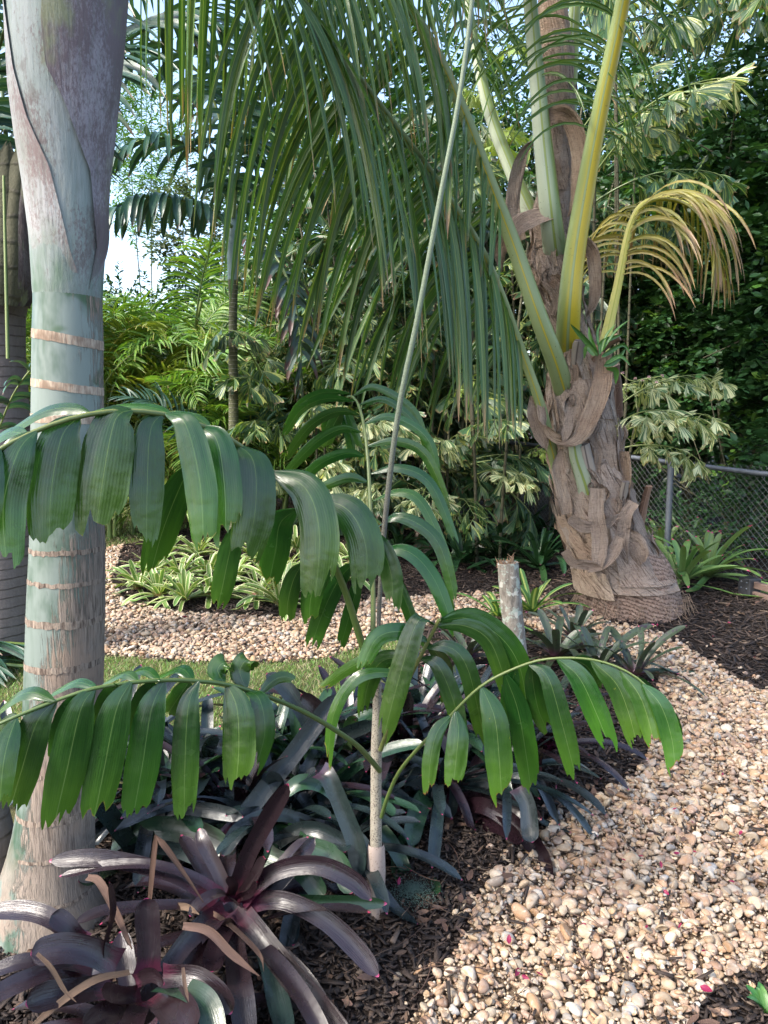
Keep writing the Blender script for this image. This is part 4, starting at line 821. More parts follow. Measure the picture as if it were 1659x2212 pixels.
stub([(1316,1020),(1313,940),(1312,870),(1316,830)], (20, 12), -.2, M_black, 'blackened flat stalk'); stub([(1378,1150),(1390,1095),(1402,1050)], (24, 16), -.1, M_cut, 'brown stub at the right of the trunk')
stub([(1330,900),(1330,840),(1325,790)], (34, 26), -.05, M_cut, 'brown stub behind the orchid')
stub([(1340,1130),(1345,1080),(1352,1040)], (28, 16), -.33, M_cutg, 'pale grey split stub')
def cfrond(rach, w0, w1, L, W, n, t0, mat, pmat, ang=(10, 40), lift=.1, droop=2., label=None, seed=1, t1=.99, prof=None, roll=.5, up=None, fold=.45, flat=.75, sides=(1, -1)):
    pts = crom([P(*q) for q in rach], 44)
    V, LP = pinnate(pts, L, W, n, t0, t1, ang, lift, droop, nv=9, nu=4, shape='long', fold=fold, prof=prof, seed=seed, roll=roll, up=up, sides=sides)
    m_ = MB(); addleaves(m_, V, LP); fr = obj('frond', m_, mat, cp, label)
    m_ = MB(); tube(m_, pts, np.interp(np.linspace(0, 1, 45), (0, .12, .5, 1), (w0*1.25, w0, (w0+w1)/2, w1)), 16, flat=flat, hint=(0, -1, 0)); obj('petiole', m_, pmat, fr)
    return fr
PB = ([0, .1, .3, .85, 1], [.5, .75, 1, 1, .8])
cfrond([(1215,1060,5.8),(1190,960,5.62),(1163,860,5.5),(1120,740,5.4),(1050,560,5.1),(950,400,4.8),(830,240,4.4),(720,95,4.05),(650,-5,3.75),(600,-60,3.55),(560,-100,3.45)], .038, .012, 1.35, .046, 56, .3, M_coco, M_pet, ((5, 15), (-25, -5)), -1.5, 2.0, 'lowest frond sweeping left with long hanging leaflets', 3, prof=PB)
cfrond([(1235,900,5.8),(1203,790,5.52),(1162,680,5.42),(1110,530,5.4),(1060,400,5.3),(1000,240,5.15),(930,90,5.0),(850,-30,4.7),(740,-150,4.3),(600,-230,3.9)], .07, .014, 1.25, .042, 46, .4, M_coco, M_pet, ((8, 20), (-15, 5)), -1.2, 2.0, 'yellow-green frond behind the lowest one', 5, prof=PB)
cfrond([(1150,470,5.9),(1110,380,5.95),(1060,250,6.0),(1025,100,6.05),(1000,-60,6.1),(950,-250,6.2)], .055, .02, 1.0, .04, 30, .45, M_coco, M_petw, (0, 35), .25, 1.6, 'upright pale green frond left of the trunk', 7)
cfrond([(1205,590,5.78),(1190,470,5.52),(1172,300,5.5),(1158,150,5.5),(1145,0,5.4),(1130,-160,5.2),(1080,-330,4.9)], .08, .03, .9, .02, 26, .5, M_coco, M_petw, (0, 35), .3, 2., 'thick pale stalk in front of the trunk', 9)
cfrond([(1226,800,5.8),(1228,690,5.5),(1240,560,5.46),(1266,400,5.42),(1300,220,5.32),(1328,90,5.24),(1350,-20,5.16),(1385,-190,5.0),(1430,-350,4.8)], .085, .035, .95, .022, 26, .52, M_coco, M_pet, (20, 40), .45, 2.2, 'thick yellow-edged stalk rising right of the trunk', 11, prof=([0, .3, 1], [.7, 1, 1]), roll=.2)
cfrond([(1228,260,6.0),(1236,120,6.0),(1242,0,6.0),(1246,-160,6.0),(1240,-330,5.9)], .05, .03, .9, .02, 24, .5, M_coco, M_petw, (10, 40), .3, 1.6, 'pale stalk behind the fibrous stem', 13)
cfrond([(1285,850,5.75),(1302,760,5.85),(1318,690,5.95),(1338,600,6.05),(1358,500,6.15),(1385,445,6.2),(1432,428,6.25),(1490,445,6.3),(1530,490,6.3),(1548,550,6.25)], .045, .012, .82, .028, 46, .4, M_cocoy, M_pety, (10, 45), .1, 2.4, 'dying yellow frond with browned leaflets at the right', 15, prof=([0, .2, .7, 1], [.8, 1, .95, .6]))
cfrond([(1240,-260,5.6),(1330,-330,5.3),(1450,-340,5.0),(1570,-300,4.7),(1690,-220,4.4),(1790,-100,4.2)], .03, .012, 1.1, .03, 34, .1, M_coco, M_petw, (10, 35), .2, 2.2, 'frond arching over the top right corner', 17)
cfrond([(1190,-240,5.7),(1060,-330,5.3),(900,-400,4.9),(720,-420,4.4),(560,-420,3.9),(430,-400,3.5),(310,-360,3.2)], .03, .012, 1.35, .042, 60, .1, M_coco, M_petw, ((0, 15), (-20, 0)), -1.6, 2.0, 'high frond with leaflets hanging into the top of the view', 19, prof=PB)
# orchid growing on the cut stalk
oc = P(1290, 765, YC-.36); og = thing('orchid', 'small green strap-leaved orchid growing on the coconut palm stub', 'orchid', tuple(oc))
m_ = MB()
for px, w_ in [([(1292,768),(1265,735),(1232,700)], 14), ([(1285,768),(1268,750),(1262,775)], 12), ([(1295,765),(1300,740),(1345,722)], 12), ([(1300,770),(1325,755),(1350,740)], 10), ([(1290,765),(1275,728),(1272,705)], 9), ([(1305,790),(1330,780),(1352,752)], 12), ([(1310,795),(1330,800),(1330,830)], 12), ([(1300,760),(1310,725),(1330,700)], 7), ([(1300,760),(1330,715),(1360,690)], 6), ([(1295,760),(1290,720),(1300,690)], 6), ([(1305,765),(1345,745),(1362,765)], 8), ([(1308,785),(1340,770),(1362,790)], 9)]:
    q = [P(x, y, YC-.4+.02*i) for i, (x, y) in enumerate(px)]; V, LP = strap(q, nz(np.cross(nz(q[-1]-q[0]), C0-q[0])), pxm(YC, w_), 4, .4, 'lance', random.uniform(-.6, .6)); addleaves(m_, V, LP)
obj('orchid_leaf', m_, M_orch, og)
m_ = MB(); tube(m_, crom([P(1340,805,YC-.38), P(1362,822,YC-.42), P(1400,818,YC-.45), P(1430,812,YC-.45)], 12), .0025, 6); fs = obj('flower_spike', m_, M_petg, og)
M_lil = leafmat('lilac_flower', (.45, .3, .42), (.55, .42, .5), rough=.5, trans=.3); 
for x, y in ((1345, 806), (1372, 818), (1388, 822), (1402, 815), (1418, 826), (1430, 812)):
    m_ = MB(); scatter_leaves(m_, pet, np.tile(P(x, y, YC-.44), (5, 1)), rotm(np.arange(5)*1.26, np.zeros(5), np.full(5, .5)), np.tile((.03, .014, .02), (5, 1))); obj('flower', m_, M_lil, og)

# ================================================================ lichened stump
f5 = rows_fn([(1215, 1074, 1119), (1300, 1080, 1126), (1400, 1091, 1137), (1480, 1106, 1151), (1535, 1114, 1160)], 3.75)
st = thing('tree_stump', 'cut grey lichened trunk with a torn brown top leaning among bromeliads', 'stump', tuple(f5(1535)[0]*np.array((1, 1, 0))))
mb = MB(); cs = [f5(y) for y in np.arange(1215, 1540, 10)[::-1]]; tube(mb, [c for c, r in cs], [r for c, r in cs], 28, hint=(0, -1, 0), rfun=lambda v, t: 1+.03*np.sin(3*t+v*5)+.02*np.sin(8*t-v*21)); obj('trunk', mb, M_stump, st)
mb = MB(); c, r = f5(1218)
for i in range(60):
    th = rng.uniform(0, 6.28); q = r*math.sqrt(rng.random())*.95; a = c+np.array((math.cos(th)*q, math.sin(th)*q, -.02)); h = rng.uniform(.02, .05)+(.025 if th < 1.2 else 0)
    tube(mb, [a, a+np.array((rng.normal(0, .004), rng.normal(0, .004), h*.6)), a+np.array((rng.normal(0, .01), rng.normal(0, .01), h))], (.006, .004, .0008), 5)
obj('torn_wood', mb, M_torn, st)

# ================================================================ chain link fence
YA, YB = 6.6, 9.8; HF = .95
pa = P(1659, 1025, YA)*np.array((1, 1, 0)); pb = P(1060, 950, YB)*np.array((1, 1, 0)); dF = nz(pa-pb); pa2 = pa+dF*1.6; LF = np.linalg.norm(pa2-pb)
zr = lambda p: 1.0*P(1659, 1025, YA)[2]
ra, rb = P(1659, 1025, YA), P(1060, 950, YB); HF = (ra[2]+rb[2])/2
fen = thing('chain_link_fence', 'low chain link fence with a galvanised top rail running behind the coconut palm', 'fence', tuple(pb))
top = lambda s: np.array((*(pb+(pa2-pb)*s)[:2], rb[2]+(ra[2]-rb[2])*min(1.0, s*LF/np.linalg.norm(pa-pb))))
mb = MB(); tube(mb, [top(s) for s in np.linspace(0, 1, 14)], .024, 12); obj('top_rail', mb, M_galv, fen)
def fence_s(x):      # place along the fence that shows at picture column x
    s = np.linspace(0, 1, 400); q = project(np.array([top(a) for a in s]))[0]; return s[np.abs(q-x).argmin()]
for x in (1450, 1072, 1900):
    s = fence_s(x); p = top(s); mb = MB(); tube(mb, [(p[0], p[1], 0), (p[0], p[1], p[2]*.5), (p[0], p[1], p[2]-.024)], .03, 14); po = obj('fence_post', mb, M_galv, fen)
    m_ = MB(); tube(m_, [(p[0], p[1], p[2]-.05), (p[0], p[1], p[2]+.0), (p[0], p[1], p[2]+.03), (p[0], p[1], p[2]+.042)], (.033, .034, .03, .008), 14); obj('post_cap', m_, M_galv, po)
mb = MB(); sp_ = .062; n = int(LF/sp_); hh = HF-.03
for i in range(-int(hh/sp_)-1, n):
    for sg in (1, -1):
        x0 = i*sp_ if sg == 1 else i*sp_+hh; pts = []
        for k in range(0, 15):
            z = hh*k/14; x = x0+sg*z
            if 0 <= x <= LF: b = pb+dF*x; pts.append((b[0]+.004*sg, b[1]+.004*sg, z+.01))
        if len(pts) > 1: tube(mb, [pts[0], (np.array(pts[0])+np.array(pts[-1]))/2, pts[-1]], .0021, 4, cap=False)
obj('wire_mesh', mb, M_wire, fen)

# ================================================================ boards with a black end bracket, right edge
bo = thing('wooden_boards', 'two reddish boards held in a black riveted bracket lying by the fence', 'boards', tuple(G(1640, 1300)))
def bxm(mb, c, ax, sz, mat=0):
    V, F = box(*sz); a = nz(np.array(ax, float)); b = nz(np.cross(ZUP, a)); u = np.cross(a, b); mb.add(np.array(c)+V@np.array([a, b, u]), F, None, mat)
A = G(1612, 1285)+np.array((0, 0, .07)); Bv = nz(G(1760, 1330)-G(1612, 1285))
for dz, dy in ((.035, .0), (-.045, -.03)):
    mb = MB(); bxm(mb, A+Bv*.4+np.array((0, dy, dz)), Bv, (.85, .045, .055)); o = obj('board', mb, M_wood, bo, smooth=False)
    b_ = o.modifiers.new('bevel', 'BEVEL'); b_.width = .006; b_.segments = 2
mb = MB(); bxm(mb, A+Bv*.02+np.array((0, -.015, 0)), Bv, (.13, .12, .17)); o = obj('bracket', mb, M_black, bo, smooth=False); b_ = o.modifiers.new('bevel', 'BEVEL'); b_.width = .012; b_.segments = 3
for k, (a_, z_) in enumerate(((-.03, .05), (.03, .05), (-.03, -.0), (.03, -.0))):
    m_ = MB(); V, F = ico(2); m_.add(V*.008+A+Bv*(.02+a_)+nz(np.cross(Bv, ZUP))*.058+np.array((0, -.018, z_)), F); obj('rivet', m_, M_galv, o)
# ================================================================ cut palm fronds lying at the left edge
def cutfrond(base, tip, rad, label, mat, L=.45, seed=3, pm=M_petg):
    pts = crom([base, (np.array(base)+np.array(tip))/2+np.array((0, 0, .05)), tip], 24); t = thing('cut_frond', label, 'palm frond', (base[0], base[1], 0), 'cut fronds heaped on the lawn')
    V, LP = pinnate(pts, L, .04, 26, .02, .8, (20, 60), .1, .7, 7, 2, 'long', .4, seed=seed, roll=.4); V[..., 2] = np.maximum(V[..., 2], .012); m_ = MB(); addleaves(m_, V, LP); obj('leaflet_row', m_, mat, t)
    m_ = MB(); tube(m_, pts, np.linspace(rad*.6, rad, 25), 12, flat=.7); obj('petiole', m_, pm, t)
cutfrond(tuple(G(-260, 1360, .1)), tuple(G(100, 1352, .17)), .045, 'cut palm frond lying at the left edge, the upper and thicker stalk', M_blue, .5, 3, M_petw)
cutfrond(tuple(G(-260, 1420, .1)), tuple(G(95, 1398, .1)), .03, 'cut palm frond lying at the left edge, the lower and thinner stalk', M_blue, .5, 4, M_petg)
cutfrond(tuple(G(-330, 1450, .1)), tuple(G(60, 1440, .06)), .015, 'cut palm frond lying under the two thick stalks on the lawn', M_blue, .45, 5, M_petg)
# ================================================================ bromeliads
def brom_px(label, ctr, Y0, leaves, mat, group=None, name='bromeliad', rosette=None):
    """leaves: (pixel polyline, width in px, depth at the tip, [roll], [material])"""
    c = P(*ctr, Y0); t = thing(name, label, 'bromeliad', (c[0], c[1], 0), group)
    for L in leaves:
        px, w_, Yt = L[0], L[1], L[2]; roll = L[3] if len(L) > 3 else random.uniform(-.3, .3); m = L[4] if len(L) > 4 and L[4] else mat
        Ys = L[5] if len(L) > 5 else Y0; n = len(px); q = [P(x, y, Ys+(Yt-Ys)*(k/(n-1))) for k, (x, y) in enumerate(px)]
        s0 = nz(np.cross(nz(q[-1]-q[0]), C0-np.mean(q, 0))); mb = MB(); V, LP = strap(q, s0, pxm((Y0+Yt)/2, w_)*1.0, 8, .28, 'dry' if m is M_dry else 'strap', roll, nv=22, wave=.01 if m is not M_dry else .06); addleaves(mb, V, LP)
        obj('dry_leaf' if m is M_dry else 'leaf', mb, m, t)
    if rosette: rosleaves(t, np.array((c[0], c[1], rosette[0])), *rosette[1:])
    return t
def rosleaves(t, c, n, L, w_, mat, e0=75, e1=15, dr=1.1, seed=0, separate=True, fold=.3, az0=None, stalk=.04):
    rg = np.random.default_rng(seed); mb = MB()
    for i in range(n):
        k = i/(n-1); az = (i*2.39996+rg.normal(0, .25)) if az0 is None else az0+rg.uniform(-1.2, 1.2)
        el = R(e0+(e1-e0)*k+rg.normal(0, 7)); ln = L*(.55+.5*min(1, k*1.6))*(1+rg.normal(0, .1)); b = c+np.array((math.cos(az), math.sin(az), 0))*w_*.35*(1-.5*k)
        pts = arc(b, az, el, ln, dr*(.5+.7*k)*(1+rg.normal(0, .2)), 14, rg.normal(0, .25)); pts[:, 2] = np.maximum(pts[:, 2], .025+.01*rg.random())
        V, LP = strap(pts, (-math.sin(az), math.cos(az), 0), w_*(1+rg.normal(0, .1)), 6, fold, 'strap', rg.normal(0, .2), nv=14); addleaves(mb, V, LP)
        if separate: obj('leaf', mb, mat, t); mb = MB()
    return mb
def brom(label, x, y, n, L, w_, mat, z=.03, group=None, sep=True, name='bromeliad', **k):
    p = G(x, y)
    if sep: t = thing(name, label, 'bromeliad', (p[0], p[1], 0), group); rosleaves(t, np.array((p[0], p[1], z)), n, L, w_, mat, **k)
    else: mb = rosleaves(None, np.array((p[0], p[1], z)), n, L, w_, mat, separate=False, **k); t = obj(name, mb, mat, None, label, 'bromeliad', group, loc=(p[0], p[1], 0))
    return t
PB_ = 'purple bromeliads under the palms'
brom_px('large purple bromeliad with pink tipped leaves, nearest to the middle of the bottom edge', (505, 1945), 1.93, [
 ([(503,1950),(530,1860),(565,1790),(622,1692)], 44, 1.9, .3), ([(520,1945),(590,1885),(680,1868),(760,1900),(802,1945)], 44, 1.86, .2), ([(530,1955),(610,1945),(700,1985),(770,2050),(818,2110)], 46, 1.78, .1),
 ([(510,1960),(560,2020),(630,2110),(690,2180),(760,2260)], 60, 1.58, .1), ([(490,1970),(430,2010),(370,2090),(325,2160),(290,2212)], 62, 1.56, -.1), ([(500,1970),(508,2060),(520,2140),(535,2260)], 58, 1.58, 0),
 ([(490,1940),(420,1895),(330,1868),(230,1870),(128,1893)], 27, 1.9, .5), ([(470,1945),(390,1895),(300,1868),(200,1853),(106,1860)], 40, 1.92, .1), ([(480,1965),(400,1955),(300,1958),(220,1968),(160,1995)], 30, 1.78, .6), ([(495,1940),(505,1915),(492,1893)], 22, 1.88, .2),
 ([(515,1955),(480,1930),(440,1945),(410,1980)], 36, 1.82, .9), ([(540,1945),(640,1945),(740,1948),(836,1952)], 30, 1.95, .3, M_brg), ([(508,1945),(545,1900),(570,1850)], 26, 1.9, -.3), ([(500,1945),(470,1880),(440,1820),(430,1790)], 34, 2.02, -.2),
 ([(520,1950),(590,1920),(650,1850),(680,1810)], 34, 2.05, .1), ([(505,1975),(470,2040),(455,2100)], 50, 1.68, .2), ([(525,1968),(575,2060),(600,2160),(620,2240)], 54, 1.62, -.3, M_brd), ([(510,1940),(540,1930),(555,1905)], 20, 1.86),
 ([(440,1960),(500,2000),(560,2060),(570,2100)], 14, 1.68, .4, M_dry), ([(395,2000),(450,2010),(500,2060),(560,2108)], 22, 1.62, .3, M_dry, 1.65), ([(320,1990),(335,1830),(345,1815),(400,1890),(440,1950)], 16, 1.72, .4, M_dry, 1.76),
 ([(188,1895),(215,1905),(250,1970),(285,2050)], 20, 1.62, .3, M_dry, 1.72), ([(280,2040),(262,2000),(240,1960)], 13, 1.66, .3, M_dry, 1.64), ([(355,1965),(400,1958),(430,1975)], 20, 1.8, .3, M_dry)], M_brp, PB_, rosette=(.1, 16, .46, .05, M_brp, 62, 8, 1.2, 44))
brom_px('purple bromeliad with an orange scarred cup and short broad leaves in the bottom left corner', (300, 2125), 1.62, [
 ([(255,2085),(200,2058),(140,2048),(66,2060)], 66, 1.55, .1), ([(318,2100),(322,2050),(318,1990),(316,1940)], 58, 1.66, .1), ([(240,2105),(228,2040),(243,1970),(236,1905)], 24, 1.62, .9), ([(240,2130),(170,2140),(110,2150),(55,2170)], 62, 1.47, .2),
 ([(290,2160),(240,2185),(180,2225)], 60, 1.42, .2), ([(305,2145),(262,2150),(218,2138)], 40, 1.5, .2), ([(200,2110),(120,2100),(50,2120),(-30,2160)], 46, 1.48, .4), ([(200,2090),(110,2075),(40,2080),(-30,2105)], 40, 1.55, .5),
 ([(180,2040),(120,1990),(60,1968),(-20,1968)], 46, 1.66, .2), ([(170,2035),(145,2000),(112,1975)], 46, 1.62, .2), ([(350,2110),(420,2110),(470,2145),(500,2190)], 52, 1.55, .2), ([(340,2140),(380,2180),(410,2240)], 90, 1.45, 0),
 ([(310,2160),(290,2200),(270,2260)], 56, 1.4, .2), ([(350,2120),(440,2160),(470,2260)], 60, 1.46, -.2, M_brg), ([(280,2100),(200,2120),(100,2190),(30,2260)], 22, 1.44, .4, M_dry), ([(80,2060),(110,2090),(140,2140),(165,2165)], 12, 1.46, .2, M_dry, 1.48),
 ([(395,2090),(400,2130),(408,2165)], 10, 1.5, .2, M_dry, 1.52), ([(290,2120),(330,2105),(355,2125)], 36, 1.56, .5)], M_brp, PB_, rosette=(.06, 14, .38, .055, M_brp, 50, 5, 1.1, 45))
brom_px('bromeliad with one broad glossy green leaf pointing right in front of the big trunk', (260, 1815), 2.35, [
 ([(240,1815),(320,1790),(420,1800),(505,1838)], 58, 2.2, .05, M_brg), ([(300,1850),(270,1810),(235,1760),(205,1730)], 44, 2.15, .1, M_brd), ([(285,1850),(286,1790),(290,1720),(300,1680)], 18, 2.3, 1., M_brp), ([(330,1770),(380,1745),(450,1750),(525,1765)], 34, 2.2, .1, M_brd),
 ([(270,1850),(340,1830),(420,1850),(470,1890)], 34, 2.1, .2, M_brd), ([(360,1790),(360,1740),(330,1700),(305,1680)], 22, 2.25, .5, M_brp), ([(250,1870),(220,1880),(170,1905)], 40, 2.05, .2, M_brg), ([(300,1880),(370,1890),(430,1900)], 40, 2.1, .2, M_brd)], M_brg, PB_)
brom_px('tall bromeliad with a long silvery purple leaf crossing diagonally behind the thin stem', (610, 1700), 2.75, [
 ([(495,1810),(560,1720),(640,1620),(728,1500)], 40, 2.55, .1, M_brd, 2.2), ([(690,1640),(665,1560),(620,1490),(575,1455)], 38, 2.8, .1, M_brd), ([(700,1620),(690,1540),(650,1500)], 34, 2.7, .2, M_brp), ([(650,1650),(740,1590),(810,1560)], 34, 2.6, .2, M_brd),
 ([(745,1620),(755,1570),(765,1545)], 30, 2.7, .2, M_brt), ([(640,1660),(560,1610),(480,1600),(400,1640)], 40, 2.6, .15, M_brd), ([(650,1690),(560,1650),(470,1660),(400,1700)], 40, 2.45, .1, M_brd)], M_brd, PB_, rosette=(.1, 18, .5, .044, M_brd, 60, 15, 1.1, 41))
brom_px('bromeliad with a leaf folding down beside the thin speckled stem', (725, 1760), 2.35, [
 ([(770,1900),(770,1830),(745,1760),(710,1680),(690,1665)][::-1], 42, 2.1, .1, M_brd, 2.2), ([(560,1900),(600,1820),(680,1790),(790,1850)], 36, 2.15, .2, M_brd, 2.3), ([(700,1790),(600,1760),(520,1790),(480,1850)], 36, 2.15, .2), ([(640,1820),(720,1850),(760,1930)], 46, 2.0, .1, M_brg, 2.2),
 ([(580,1850),(650,1880),(700,1940)], 44, 2.0, .1, M_brg, 2.1), ([(750,1750),(700,1700),(650,1690),(610,1720)], 36, 2.3, .2, M_brg)], M_brd, PB_, rosette=(.08, 20, .46, .044, M_brd, 60, 12, 1.2, 42))
brom_px('wide purple bromeliad with leaves arching down onto the mulch right of the thin stem', (955, 1745), 2.75, [
 ([(955,1745),(930,1700),(890,1675),(875,1690)], 44, 2.5, .2, M_brd), ([(945,1765),(925,1720),(900,1760),(885,1830)], 46, 2.4, .1, M_brg), ([(940,1780),(900,1790),(868,1840),(858,1905)], 44, 2.3, .1, M_brg), ([(960,1790),(990,1800),(1025,1850),(1040,1915)], 44, 2.35, .1),
 ([(975,1755),(1040,1740),(1110,1780),(1165,1840),(1195,1900)], 42, 2.3, .15), ([(985,1780),(1070,1780),(1130,1815)], 40, 2.4, .2), ([(970,1735),(1050,1725),(1120,1745),(1170,1770)], 42, 2.6, .15), ([(935,1800),(930,1860),(955,1925)], 36, 2.25, .2, M_brp),
 ([(960,1730),(985,1680),(975,1620),(950,1580)], 36, 2.8, .2, M_brp), ([(965,1735),(1010,1690),(1050,1620)], 36, 2.75, .2, M_brp), ([(985,1740),(1060,1680),(1140,1660)], 40, 2.7, .2, M_brd), ([(905,1800),(880,1840),(905,1890),(950,1930)], 40, 2.2, .3, M_brg),
 ([(1120,1700),(1140,1740),(1145,1790),(1150,1820)], 40, 2.4, .2, M_brd, 2.5)], M_brp, PB_, rosette=(.1, 20, .48, .044, M_brd, 65, 10, 1.1, 43))
for k, (lb, x, y, n, L, w_, mt, z) in enumerate([
 ('reddish purple bromeliad close behind the thin stem between two green fronds', 880, 1700, 15, .46, .055, M_brp, .1), ('dark bromeliad behind the lower left leaflets beside the trunk', 350, 1795, 16, .44, .06, M_brd, .1),
 ('blue-sheened bromeliad behind the middle of the lower left frond', 455, 1775, 16, .46, .06, M_brd, .1), ('dark green bromeliad between lawn edge and the silvery diagonal leaf', 575, 1745, 15, .42, .058, M_brg, .08),
 ('dark bromeliad low in the shade below the diagonal leaf', 610, 1850, 15, .42, .06, M_brd, .08), ('green bromeliad in shade left of the thin stem', 690, 1800, 13, .4, .06, M_brg, .08), ('dark bromeliad at the lawn edge behind the thin stem', 790, 1720, 14, .34, .055, M_brd, .08),
 ('upright purple bromeliad in front of the lichened stump', 1010, 1640, 14, .5, .055, M_brd, .08), ('blue-violet bromeliad low on the mulch below the right frond', 1180, 1660, 14, .4, .045, M_brp, .06), ('purple bromeliad right of centre between stump and path', 1080, 1680, 14, .42, .05, M_brp, .07),
 ('green bromeliad behind the broad glossy leaf at the trunk foot', 400, 1810, 12, .4, .06, M_brg, .06), ('dark bromeliad at the far left behind the trunk foot', 40, 1730, 13, .45, .055, M_brd, .06),
 ('blue-sheened bromeliad right of the trunk foot below the second lower left leaflet', 275, 1740, 15, .5, .055, M_brd, .14), 
 ('green bromeliad squeezed between the two purple ones left of the thin stem', 650, 1745, 14, .44, .058, M_brg, .14), ('violet bromeliad close to the thin stem on its left', 745, 1700, 15, .46, .055, M_brp, .14), ('dark bromeliad behind the wide purple one', 900, 1640, 15, .46, .055, M_brd, .12), ('dark bromeliad between the reddish one and the stump', 960, 1680, 14, .44, .055, M_brg, .1),
 ('dark bromeliad under the right frond at the mulch edge', 1090, 1740, 13, .4, .05, M_brd, .07), ('purple bromeliad low behind the foreground one', 520, 1850, 13, .42, .055, M_brp, .1)]):
    brom(lb, x, y, int(n*1.6), L*1.1, w_*.78, mt, z+.03, PB_, e0=80, e1=16, dr=1.25, seed=60+k)
# cream edged bromeliads on their island in the path
VB = 'cream edged bromeliads on the island in the pebble path'
vpos = [(300,1285),(345,1300),(400,1310),(455,1300),(330,1250),(390,1262),(450,1255),(510,1262),(360,1215),(430,1212),(500,1215),(560,1300),(605,1320),(560,1225),(620,1245),(585,1275),(680,1285),(740,1270),(700,1240),(640,1200),(760,1225)]
vl = ['leftmost in the front row of the island', 'with the dry stalks in front, second in the front row', 'next to the single red petal on the pebbles', 'in the front row under the middle leaflets', 'at the left end of the second row', 'with a pink heart in the second row', 'in the second row between two hanging leaflets', 'beside the bare mulch gap in the middle of the island',
      'at the back left of the island near the far lawn', 'at the back of the island behind the pink hearted one', 'deep at the back in the middle of the island', 'small one in front of the red centred plant', 'with a red centre and long leaves arching over the mulch', 'behind the hanging leaflet tip at the back', 'right of the red centred plant', 'between the red centred plant and the bare gap',
      'in front right, behind the thin slanting stalk', 'near the right end behind the thin stems', 'at the back right behind the slanting stalk', 'at the rear edge below the fishtail leaves', 'rightmost at the rear beside the dark mulch']
for k, ((x, y), l) in enumerate(zip(vpos, vl)): brom('bromeliad with cream leaf edges '+l, x, y, 26, .36 if k != 12 else .46, .042, M_brv, .05, VB, False, e0=80, e1=10, dr=1.1, seed=100+k)
# others
GB = 'dark green bromeliads below the fishtail palm'
for k, (x, y, L, l) in enumerate([(1000,1225,.55,'with a long blade hanging to the pebbles, left of the stump'), (1080,1215,.6,'right behind the stump top'), (1165,1235,.65,'touching the left side of the coconut trunk'), (1120,1180,.65,'standing upright behind the others'), (960,1200,.5,'beside the brown fishtail stem'), (860,1200,.45,'in deep shade behind the spear leaf'), (1185,1180,.6,'in the dark by the fence, left of the coconut trunk')]):
    brom('glossy dark green bromeliad '+l, x, y, 26, L, .055, M_brk, .05, GB, e0=84, e1=12, dr=1.1, seed=140+k)
TB = 'pink tipped green bromeliads right of the coconut trunk'
for k, (x, y, L, l) in enumerate([(1470,1275,.62,'touching the swollen foot of the coconut palm'), (1530,1260,.6,'spreading towards the wooden boards'), (1430,1215,.55,'standing upright behind the foot of the coconut palm'), (1500,1215,.6,'between the fence post and the others')]):
    brom('light green bromeliad with pink tips '+l, x, y, 30, L*1.08, .054, M_brt, .06, TB, e0=80, e1=8, dr=1.0, seed=160+k)
brom('yellow striped bromeliad behind the lichened stump', 1150, 1335, 16, .42, .05, M_bry, .05, None, e0=78, e1=18, dr=.9, seed=170)
brom('small yellow striped bromeliad leaning out left of the stump', 1075, 1345, 11, .34, .045, M_bry, .05, None, e0=70, e1=15, dr=.9, seed=171)
MBG = 'mottled grey-purple bromeliads right of the stump'
for k, (x, y, L, l) in enumerate([(1200,1440,.42,'close to the stump'), (1290,1465,.42,'in the middle, above the right frond'), (1370,1480,.4,'rightmost, leaning over the pebbles'), (1240,1400,.36,'at the back near the coconut palm'), (1010,1440,.36,'left of the stump behind the cut-tipped frond')]):
    brom('mottled bromeliad '+l, x, y, 17, L, .046, M_brm, .06, MBG, e0=72, e1=8, dr=1.0, seed=180+k)
